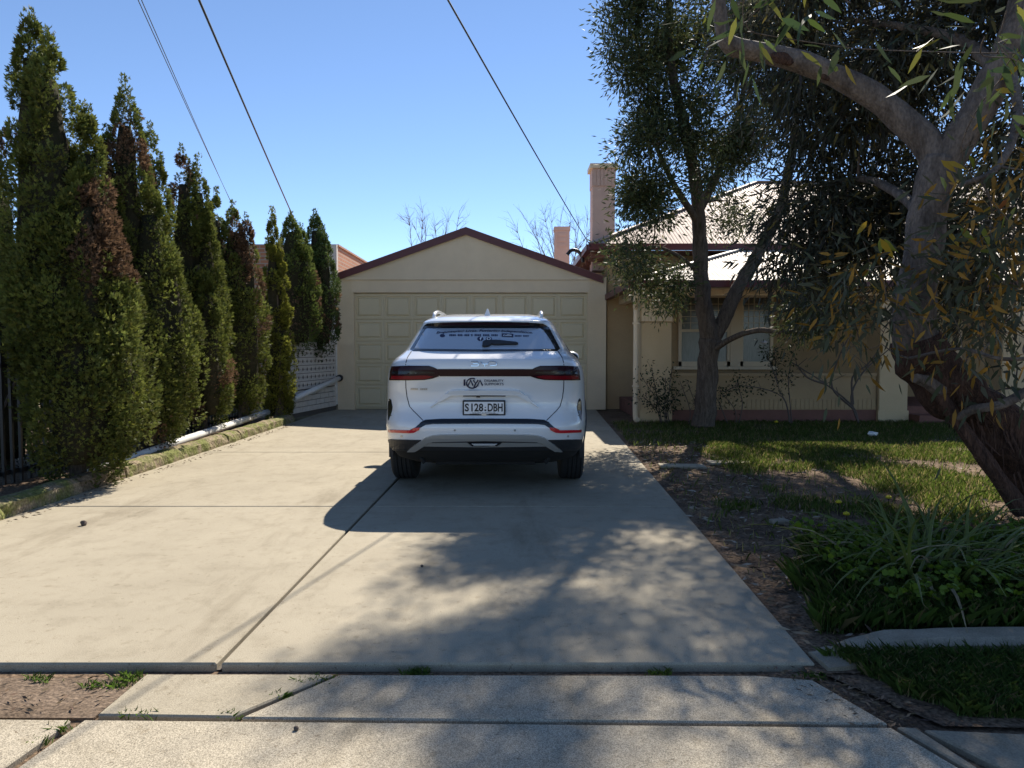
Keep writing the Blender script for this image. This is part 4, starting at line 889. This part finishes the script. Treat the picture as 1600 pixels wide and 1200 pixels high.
for k in range(60):     # hanging bark strips
    t = random.random(); q = Vector(pxs([(1440 + 150 * t, 570 + 150 * t + random.uniform(-25, 40), 5.25)])[0]) + Vector((random.uniform(-.05, .05), -.16 - random.random() * .04, 0)); l = random.uniform(.06, .2)
    e = q + Vector((random.uniform(.0, .09), random.uniform(-.04, .03), -l)); wv = Vector((random.uniform(.004, .012), .003, 0))
    f = [b.verts.new(p - gb) for p in (q - wv, q + wv, e + wv * .4, e - wv * .4)]; b.faces.new(f)
obj('bark_strips', b, M['gumrough'], gt)
b = bmesh.new(); tube(b, [p - gb for p in pxs([(1468, 612, 5.1), (1450, 598, 4.98), (1430, 590, 4.92)])], [.05, .042, .03], 9, .5); obj('broken_stub', b, M['gum'], gt)
glimbs = [(pxs([(1431, 545, 5.25), (1428, 490, 5.25), (1438, 420, 5.25), (1447, 350, 5.25), (1458, 290, 5.25), (1468, 250, 5.25)]), [.155, .14, .13, .12, .125, .13]),
          (pxs([(1468, 262, 5.25), (1440, 215, 5.3), (1400, 178, 5.35), (1340, 135, 5.4), (1270, 103, 5.45), (1200, 84, 5.5), (1145, 72, 5.5), (1130, 50, 5.5), (1122, 0, 5.5), (1105, -80, 5.5)]), [.105, .105, .095, .082, .075, .072, .068, .055, .046, .04]),
          (pxs([(1468, 270, 5.25), (1502, 215, 5.2), (1540, 150, 5.15), (1575, 80, 5.1), (1600, 0, 5.1), (1620, -120, 5.1)]), [.11, .112, .11, .105, .09, .07]),
          (pxs([(1560, 110, 5.15), (1500, 62, 5.6), (1400, 40, 6.1), (1320, 30, 6.6)]), [.05, .035, .028, .02]),
          (pxs([(1450, 340, 5.3), (1400, 300, 6.2), (1350, 280, 7.0), (1290, 290, 7.6)]), [.05, .04, .03, .02]),
          (pxs([(1575, 90, 5.1), (1590, 180, 4.8), (1560, 260, 4.6), (1500, 290, 4.5)]), [.035, .028, .02, .012]),
          (pxs([(1620, 560, 4.6), (1560, 560, 4.6), (1500, 545, 4.7), (1420, 560, 5.0)]), [.012, .012, .010, .01]),
          (pxs([(1640, 590, 4.9), (1570, 630, 4.85), (1520, 640, 4.9), (1490, 660, 5.1)]), [.03, .03, .03, .03])]
cent = []
for a in ((1320, 320, 7.6, 110, 70, .7, 60), (1290, 400, 7.6, 80, 55, .6, 30), (1370, 200, 7.4, 120, 70, .8, 50), (1290, 130, 7.4, 90, 70, .8, 36), (1400, 90, 6.8, 110, 70, .8, 40), (1250, 50, 7.0, 90, 60, .7, 26), (1420, 330, 7.2, 60, 80, .6, 24),
          (1420, -50, 6.6, 190, 50, .8, 44), (1250, -60, 6.8, 130, 50, .8, 22), (1560, -180, 6.2, 160, 80, 1.0, 44), (1600, -60, 5.8, 120, 90, .8, 40), (1700, 100, 5.6, 80, 140, .6, 30), (1720, 350, 5.4, 60, 120, .5, 16)): blob(*a)
for a in ((1540, 400, 6.8, 70, 60, .4, 30), (1590, 250, 6.4, 40, 80, .4, 16), (1480, 440, 7.0, 50, 40, .4, 14)): blob(*a)
far = list(cent); cent = []
for a in ((1530, 400, 4.7, 75, 85, .35, 34), (1380, 420, 4.7, 50, 45, .3, 8), (1340, 470, 4.9, 50, 60, .3, 12), (1560, 500, 4.7, 60, 70, .35, 22), (1590, 280, 4.6, 40, 70, .3, 12), (1560, 600, 4.6, 45, 40, .3, 8), (1370, 520, 4.9, 30, 30, .2, 4)): blob(*a)
near = list(cent); cent = []
for a in ((1590, 60, 3.0, 30, 60, .2, 8), (1240, -10, 3.2, 30, 20, .2, 4)): blob(*a)
vnear = list(cent)
skeleton_tree(glimbs, far + near + vnear, M['gum'], gt, tipr=.0025, side=16, trunk_mat=M['gum'], wob=.18)
parts = [cloud(far, 96, .17, .125, .085, greens((.062, .064, .044), .35, (.16, .13, .04), .07), 1.1, 6),
         cloud(near, 17, .15, .115, .10, greens((.085, .09, .05), .35, (.32, .17, .03), .30), 1.0, 6),
         cloud(vnear, 10, .12, .13, .10, greens((.06, .085, .03), .3, (.14, .14, .03), .12), .9, 6)]
V, Fc, C = merge(parts); obj('crown', npmesh('foliage', V - np.array(gb), Fc, C), M['leaf'], gt)
for x, y, sc_k in ((1222, 91, 1.0), (1290, 121, .5), (1345, 152, .6)):
    b = bmesh.new(); bmesh.ops.create_uvsphere(b, u_segments=12, v_segments=8, radius=.055 * sc_k, matrix=Matrix.Diagonal((1.5, .6, .75, 1)))
    for v in b.verts: v.co *= 1 + .3 * noise.noise(v.co * 40)
    o = obj('knot', b, M['gumrough'], gt); o.location = P(x, y, 5.39) - gb; o.rotation_euler = (0, .35, 0)
# turning leaves that can be picked out one by one
LM = [mat('yellow gum leaf', (.42, .27, .02), .45, transl=.5), mat('orange gum leaf', (.36, .12, .02), .45, transl=.5), mat('lime gum leaf', (.26, .27, .03), .45, transl=.5)]
lms = []
for k in range(3):
    v, f, c = leaves(np.zeros((1, 3)), np.array([[0, 0, -1.0]]), np.full((1, 1), .15), .13, np.zeros((1, 3)), 6); me = npmesh('leaf', v, f); me.materials.append(LM[k]); lms.append(me)
spots = [(1325, 575), (1322, 608), (1300, 630), (1240, 690), (1405, 552), (1440, 660), (1510, 725), (1555, 700), (1085, 850), (1100, 852), (1345, 870), (1440, 800), (1510, 740)]
spots = [(900 + x / 2.286, y / 2.286) for x, y in spots] + [(1590, 75), (1595, 100), (1555, 140), (1105, 12), (1570, 335), (1588, 322), (1560, 355), (1500, 355), (1480, 360), (1520, 390), (1355, 345), (1375, 372), (1358, 440), (1362, 410), (1490, 390), (1470, 250), (1530, 420), (1310, 110), (1320, 100)]
for i, (x, y) in enumerate(spots):
    o = obj('leaf', lms[random.choice((0, 0, 1, 2)) if y > 200 else random.choice((0, 2))], None, gt); o.location = P(x, y, random.uniform(4.4, 4.8)) - gb
    o.rotation_euler = (random.uniform(-1.2, 1.2), random.uniform(-1.2, 1.2), random.uniform(0, 6.28)); s = random.uniform(.7, 1.1); o.scale = (s, s, s)
# ---- bare trees behind the garage
for nm, lab, base, ends in (('bare_tree', 'leafless tree showing a few bare twigs above the garage ridge', (-3.4, 30, 0), [(640, 335), (660, 325), (680, 345), (700, 340), (718, 322), (665, 350), (650, 352)]),
                            ('bare_tree', 'leafless tree with spreading bare branches between garage and tall chimney', (2.0, 31, 0), [(805, 345), (820, 332), (835, 340), (850, 328), (862, 340), (878, 326), (892, 332), (905, 330), (918, 336), (925, 350), (845, 360), (900, 352)])):
    t = thing(nm, lab, 'tree', base, 0, 'bare trees behind the garage'); B = Vector(base)
    b = bmesh.new(); tube(b, [(0, 0, 0), (.05, 0, 2), (.1, 0, 3.4)], [.16, .13, .10], 8, .2); obj('trunk', b, M['baretwig'], t)
    twigs(t, (.1, 0, 3.3), [P(x, y + 8, base[1] + random.uniform(-1, 1)) - B for x, y in ends], .026, M['baretwig'], sub=20, L=.6, n=5)
# ---- rose bushes and shrubs against the verandah
def shrub(name, label, base, canes, nleaf, L=.05, col=(.035, .05, .022), r=.011, lr=.055):
    t = thing(name, label, 'shrub', base, 0, 'shrubs along the verandah'); B = Vector(base); b = bmesh.new(); cs = []
    for pts in canes:
        pp = catmull([Vector(p) - B for p in pts], 5); tube(b, pp, list(np.linspace(r, r * .45, len(pp))), 6, .3); cs += [p + B for p in pp[len(pp) // 2:]]
        for k in range(4):
            q = pp[random.randint(len(pp) // 2, len(pp) - 1)]; d = Vector((random.gauss(0, .14), random.gauss(0, .1), random.uniform(.02, .22))); tube(b, [q, q + d * .6, q + d], [r * .4, r * .3, r * .2], 4); cs.append(q + d + B)
    obj('canes', b, M['twig'], t)
    if nleaf:
        V, Fc, C = cloud([tuple(p) for p in cs], nleaf, lr, L, .24, greens(col, .4), .1, 6); obj('foliage', npmesh('foliage', V - np.array(base), Fc, C), M['leaf'], t)
    return t
Yb = 12.6
shrub('rose_bush', 'leafy dark shrub in front of the first pier beside the downpipe', tuple(P(1040, 668, Yb)), [pxs([(1040 + a, 668, Yb), (1036 + b_, 640, Yb), (c, d, Yb)]) for a, b_, c, d in ((0, 0, 1010, 600), (3, 6, 1050, 575), (-4, -6, 1020, 585), (6, 3, 1040, 590), (8, 8, 1062, 610), (-6, -10, 1005, 620))], 12)
shrub('rose_bush', 'thin cane bush between the forked trunk and the pier, nearly bare', tuple(P(1075, 668, Yb)), [pxs([(1075, 668, Yb), (1078, 640, Yb), (1062, 595, Yb)]), pxs([(1080, 668, Yb), (1088, 640, Yb), (1075, 600, Yb)])], 3)
shrub('rose_bush', 'low arching bare rose canes right of the forked trunk', tuple(P(1150, 672, Yb)), [pxs([(1150, 672, Yb), (1148, 640, Yb), (1125, 612, Yb)]), pxs([(1152, 672, Yb), (1160, 630, Yb), (1150, 598, Yb)]), pxs([(1140, 670, Yb), (1128, 640, Yb), (1118, 618, Yb)])], 5)
shrub('rose_bush', 'rose bush with leafy top before the windows', tuple(P(1237, 668, Yb)), [pxs([(1237, 668, Yb), (1228, 630, Yb), (1215, 600, Yb), (1210, 545, Yb)]), pxs([(1238, 668, Yb), (1234, 625, Yb), (1232, 590, Yb), (1240, 548, Yb)]), pxs([(1235, 668, Yb), (1222, 620, Yb), (1165, 603, Yb), (1130, 612, Yb)]), pxs([(1215, 600, Yb), (1205, 570, Yb), (1195, 550, Yb)])], 11)
shrub('rose_bush', 'tall spreading leafless rose bush before the second pier', tuple(P(1342, 665, Yb)), [pxs([(1342, 665, Yb), (1332, 635, Yb), (1290, 600, Yb), (1235, 565, Yb)]), pxs([(1343, 665, Yb), (1330, 620, Yb), (1350, 580, Yb), (1390, 545, Yb)]), pxs([(1335, 640, Yb), (1300, 605, Yb), (1310, 560, Yb), (1330, 520, Yb)]), pxs([(1333, 632, Yb), (1332, 590, Yb), (1355, 570, Yb), (1372, 548, Yb)]), pxs([(1290, 600, Yb), (1262, 590, Yb), (1245, 570, Yb)])], 0, r=.02)
def flower(label, q, c, s=.045):
    b = bmesh.new()
    for k in range(7):
        a = k * 1.047; rr = s * .6 if k < 6 else 0; bmesh.ops.create_icosphere(b, subdivisions=1, radius=s * .55, matrix=Matrix.Translation((math.cos(a) * rr, math.sin(a) * rr, .3 * s * (k == 6))))
    o = smooth(obj('flower', b, c)); o.location = q; tag(o, label, 'flower'); return o
wp = mat('white petal', (.75, .70, .66), .7, transl=.3)
flower('white rose bloom in front of the windows', P(1194, 535, Yb - .05), wp, .05)
# ============================================================ GRASS, LITTER, STRAPPY PLANT
def blades(pos, h, wd_, col, lean=.45):
    n = len(pos); a = RNG.uniform(0, 2 * math.pi, n); s = np.stack([np.cos(a), np.sin(a), np.zeros(n)], 1); f = np.stack([-np.sin(a), np.cos(a), np.zeros(n)], 1); h = h.reshape(-1, 1); ln = RNG.uniform(.05, lean, (n, 1)) * h * 1.6; up = np.array([[0, 0, 1.0]])
    wv = s * wd_; V = np.stack([pos - wv, pos + wv, pos + up * h * .6 + f * ln * .35 + wv * .7, pos + up * h * .95 + f * ln, pos + up * h * .6 + f * ln * .35 - wv * .7], 1).reshape(-1, 3)
    return V, np.arange(n * 5, dtype=np.int32).reshape(-1, 5), np.repeat(col, 5, 0)
def scatter(n, x0, x1, y0, y1, keep):
    x = RNG.uniform(x0, x1, n); y = RNG.uniform(y0, y1, n); k = np.array([keep(a, b_) > RNG.random() for a, b_ in zip(x, y)]); return np.stack([x[k], y[k], np.full(k.sum(), -.012)], 1)
nz2 = lambda x, y, s, o=0: noise.noise(Vector((x * s + o, y * s, o)))
def lawnkeep(x, y):
    e = x - drv_edge(y)
    if e < .06: return 0
    if y > 9.9: return min(1, .35 + e * .8) * (.8 if nz2(x, y, 1.1) > -.35 else .25)
    k = nz2(x, y, .9, 3) + .5 * nz2(x, y, 2.6, 5) + (.10 if x > 2.3 else -.2) + (.16 if x > 3.4 else 0) - (.35 if e < .8 else 0)
    return 1 if k > .17 else (.25 if k > -.02 else .03)
gc = greens((.125, .175, .032), .4, (.32, .27, .12), .22)
pp = np.concatenate([scatter(42000, 1.5, 9.0, 9.7, 12.9, lawnkeep), scatter(60000, 1.3, 6.0, 5.2, 9.9, lawnkeep), scatter(12000, 1.3, 4.2, 3.9, 5.4, lambda x, y: lawnkeep(x, y) * (.9))])
hh = RNG.uniform(.025, .085, len(pp)); parts = [blades(pp, hh, .0035, gc(len(pp)))]
def bed(x, y):
    e = x - drv_edge(y)
    return 0 if e < .28 + .22 * nz2(x, y, 2.4) + max(0, y - 3.5) * .22 else 1
pn = scatter(48000, 1.3, 4.3, 3.30, 4.6, bed); parts.append(blades(pn, RNG.uniform(.04, .17, len(pn)), .0022, greens((.11, .18, .036), .45, (.34, .28, .13), .13)(len(pn)), .6))
pv = scatter(40000, 1.30, 3.6, 2.42, 3.08, lambda x, y: 1 if (y < 3.05 and x > 1.36 + (3.0 - y) * .52 + .07 * nz2(x, y, 9) and y > 2.56 - (x - 1.6) * .06) else 0); pv[:, 2] = -.022; parts.append(blades(pv, RNG.uniform(.02, .085, len(pv)), .002, greens((.115, .18, .04), .45, (.34, .28, .13), .14)(len(pv)), .7))
V, Fc, C = merge(parts); tag(obj('lawn_grass', npmesh('grass', V, Fc, C), M['grass']), 'patchy green lawn and verge grass right of the driveway', 'grass', kind='stuff')
# weeds in the joints
wc = []
for x, y in ((655, 1051), (648, 1052), (1033, 1053), (200, 1062), (185, 1072), (205, 1056), (150, 1072), (60, 1062), (480, 1068), (500, 1062), (440, 1090), (360, 1119), (230, 1118), (200, 1119), (1270, 1058), (100, 1140), (60, 1160)):
    for _ in range(60 if y < 1115 else 30): q = G(x + random.gauss(0, 12), y + random.gauss(0, 2.0), -.02); wc.append((q.x, q.y, -.028))
wc = np.array(wc); V, Fc, C = blades(wc, RNG.uniform(.012, .034, len(wc)), .0022, greens((.10, .17, .03), .3)(len(wc)), .9); tag(obj('joint_weeds', npmesh('weeds', V, Fc, C), M['grass']), 'small green weeds growing in the concrete joints', 'weeds', kind='stuff')
# broad leaf weeds (soursob) in the bed
pw = scatter(2600, 1.7, 4.0, 3.35, 4.8, bed); pw[:, 2] = RNG.uniform(.05, .19, len(pw)); d = RNG.normal(0, 1, (len(pw), 3)); d[:, 2] = RNG.uniform(-.1, .4, len(pw))
prs = [leaves(pw, d, .035, .42, greens((.11, .165, .018), .35)(len(pw)), 6)]
for k in range(2): d2 = np.stack([-d[:, 1], d[:, 0], d[:, 2]], 1) * (1 if k else -1); prs.append(leaves(pw, d2, .035, .42, greens((.11, .165, .018), .35)(len(pw)), 6))
V, Fc, C = merge(prs); tag(obj('clover_weeds', npmesh('weeds', V, Fc, C), M['leaf']), 'low clover like weeds among the grass round the strappy plant', 'weeds', kind='stuff')
# leaf litter
def litterkeep(x, y):
    e = x - drv_edge(y); return 0 if e < .015 else (1 if e < 1.1 else .35)
pl = scatter(9000, 1.2, 5.5, 3.1, 10.2, litterkeep); pl[:, 2] = RNG.uniform(-.008, .012, len(pl)); d = RNG.normal(0, 1, (len(pl), 3)); d[:, 2] *= .12
V, Fc, C = leaves(pl, d, .07, .10, greens((.19, .135, .09), .5, (.34, .29, .23), .15)(len(pl)), 4); 
pl2 = np.array([tuple(G(x, y, -.012)) for x, y in [(1240 + 160 * t + random.gauss(0, 22), 1050 + 75 * t + random.gauss(0, 12)) for t in [random.random() for _ in range(420)]] + [(random.random() * 230, 1056 + random.random() * 56) for _ in range(60)]] + [(-3.80 + random.random() * .12, random.uniform(3.6, 12.5), .004) for _ in range(420)]); d = RNG.normal(0, 1, (len(pl2), 3)); d[:, 2] *= .1
v2, f2, c2 = leaves(pl2, d, .035, .12, greens((.16, .11, .07), .5)(len(pl2)), 4); V, Fc, C = merge([(V, Fc, C), (v2, f2, c2)])
tag(obj('leaf_litter', npmesh('litter', V, Fc, C), M['litter']), 'dry fallen leaves scattered over the garden soil and kerb edge', 'leaf litter', kind='stuff')
# strappy plant
sp0 = G(1440, 925, 0); sp0.z = -.01
spt = thing('strappy_plant', 'large clump of long arching strap leaves in the bed beside the driveway', 'plant', sp0)
sm = []
sc_ = [mat('strap leaf green', (.105, .135, .026), .5, (.14, .165, .035), 6, transl=.3), mat('strap leaf grey green', (.14, .155, .045), .5, transl=.3), mat('dry strap leaf', (.32, .25, .15), .7, transl=.3)]
for k in range(6):
    b = bmesh.new(); Lh = (.62, .52, .7, .45, .58, .5)[k]; prev = None; bend = (.9, 1.25, .7, 1.4, 1.1, 1.2)[k]
    for j in range(8):
        t = j / 7; x = Lh * (t * .35 + bend * t * t * .55); z = Lh * (t * (1.0 - .12 * bend) - bend * .48 * t * t * t); wd_ = .009 * (1 - t ** 3) + .0008
        cur = [b.verts.new((x, -wd_, z)), b.verts.new((x, 0, z - wd_ * .6)), b.verts.new((x, wd_, z))]
        if prev: b.faces.new((prev[0], prev[1], cur[1], cur[0])); b.faces.new((prev[1], prev[2], cur[2], cur[1]))
        prev = cur
    me = bpy.data.meshes.new('leaf'); b.to_mesh(me); b.free(); me.materials.append(sc_[2] if k == 5 else sc_[k % 2]); sm.append(me)
for k in range(230):
    o = obj('leaf', sm[k % 5 if k % 8 else 5], None, spt); a = random.uniform(0, 6.28); r = random.random() ** .5
    o.location = (math.cos(a) * r * .30 + random.uniform(-.1, .3), math.sin(a) * r * .34 + random.uniform(0, .3), 0); o.rotation_euler = (random.gauss(0, .14), random.gauss(.12, .22), random.choice((a, a, random.uniform(-.7, .9)))); s = random.uniform(.7, 1.2); o.scale = (s, s, s)
yl = mat('yellow petal', (.75, .62, .03), .6, transl=.3)
for x, y, lab in ((1322, 810, 'small yellow flower nearest the loose paper in the weeds'), (1310, 790, 'small yellow flower just behind another, left of the grass tuft'), (1388, 782, 'small yellow flower furthest right in the sunlit weeds')):
    q = G(x, y + 14, 0); q.z = .10; f = flower(lab, q, yl, .022)
    b = bmesh.new(); tube(b, [(0, 0, 0), (0.005, 0, -.11)], .003, 5); obj('stem', b, M['grass'], f)
flower('yellow flower in the shaded grass before the balustrade', P(1213, 659, 12.3), yl, .03)
# litter objects on lawn
def crumple(name, label, cat, q, s, c, flat=.5):
    b = bmesh.new(); bmesh.ops.create_icosphere(b, subdivisions=2, radius=s)
    for v in b.verts: v.co *= 1 + .5 * noise.noise(v.co * 30 / s * .06 + Vector((q[0], 0, 0))); v.co.z *= flat
    o = obj(name, b, c); o.location = q; return tag(o, label, cat)
crumple('paper_scrap', 'crumpled white paper scrap on the shaded grass near second pier', 'litter', G(1363, 683) + Vector((0, 0, .05)), .07, M['pvc'])
crumple('paper_scrap', 'small white plastic scrap lying behind the kerb by the pipe', 'litter', P(383, 671, 11.2) + Vector((0, 0, .02)), .075, M['pvc'], .4)
def flatstone(label, x, y, sx, sy, rz, c):
    b = box(bm := bmesh.new(), (0, 0, 0), (sx, sy, .03)); bevel(bm, .006, 1)
    for v in bm.verts: v.co += Vector((noise.noise(v.co * 9), noise.noise(v.co * 9 + Vector((4, 0, 0))), 0)) * .03
    o = obj('paving_piece', bm, c); o.location = G(x, y) + Vector((0, 0, .004)); o.rotation_euler = (0.02, .03, rz); tag(o, label, 'paving stone')
flatstone('flat pale stone fragment lying on the leaf litter beside the driveway', 1219, 816, .13, .10, .4, M['newconc'])
flatstone('half buried paver in the sunlit soil left of another', 1065, 729, .5, .16, .05, M['conc'])
flatstone('half buried paver in the sunlit soil below the forked tree shadow', 1140, 724, .5, .18, .1, M['conc'])
for x, y, lab in ((131, 821, 'dark gum nut lying alone on the left of the driveway'), (659, 886, 'tiny dark gum nut on the sunlit driveway behind the car'), (462, 1141, 'tiny dark gum nut on the footpath slab in front')):
    b = bmesh.new(); r = .022 if x < 200 else .009; bmesh.ops.create_icosphere(b, subdivisions=2, radius=r)
    for v in b.verts: v.co *= 1 + .35 * noise.noise(v.co * 60)
    o = obj('gum_nut', b, M['twig']); q = G(x, y, 0 if y < 1050 else -.009); o.location = q + Vector((0, 0, r * .75)); tag(o, lab, 'seed pod')
# ============================================================ OVERHEAD CABLES
def cable(label, a, c, r, sag=.15):
    a, c = Vector(a), Vector(c); a2 = a + (a - c) * 1.1; pts = [a2.lerp(c, t) - Vector((0, 0, sag * 4 * t * (1 - t))) + Vector((0, 0, sag * .6)) * (1 - t) for t in np.linspace(0, 1, 24)]
    b = bmesh.new(); tube(b, pts, r, 6); tag(smooth(obj('overhead_cable', b, M['blackmetal'])), label, 'cable', 'overhead cables')
cable('thin overhead cable furthest left, twin of the one beside it', P(222, 0, 9), P(372, 338, 24), .006)
cable('thin overhead cable second from left, ending behind the conifers', P(227, 0, 9), P(371, 338, 24), .006)
cable('thick black overhead cable crossing down to the far conifers', P(317, 0, 9), P(482, 392, 26), .016)
cable('overhead cable running down to the house by the tall chimney', P(712, 0, 6), P(925, 388, 15.1), .008)
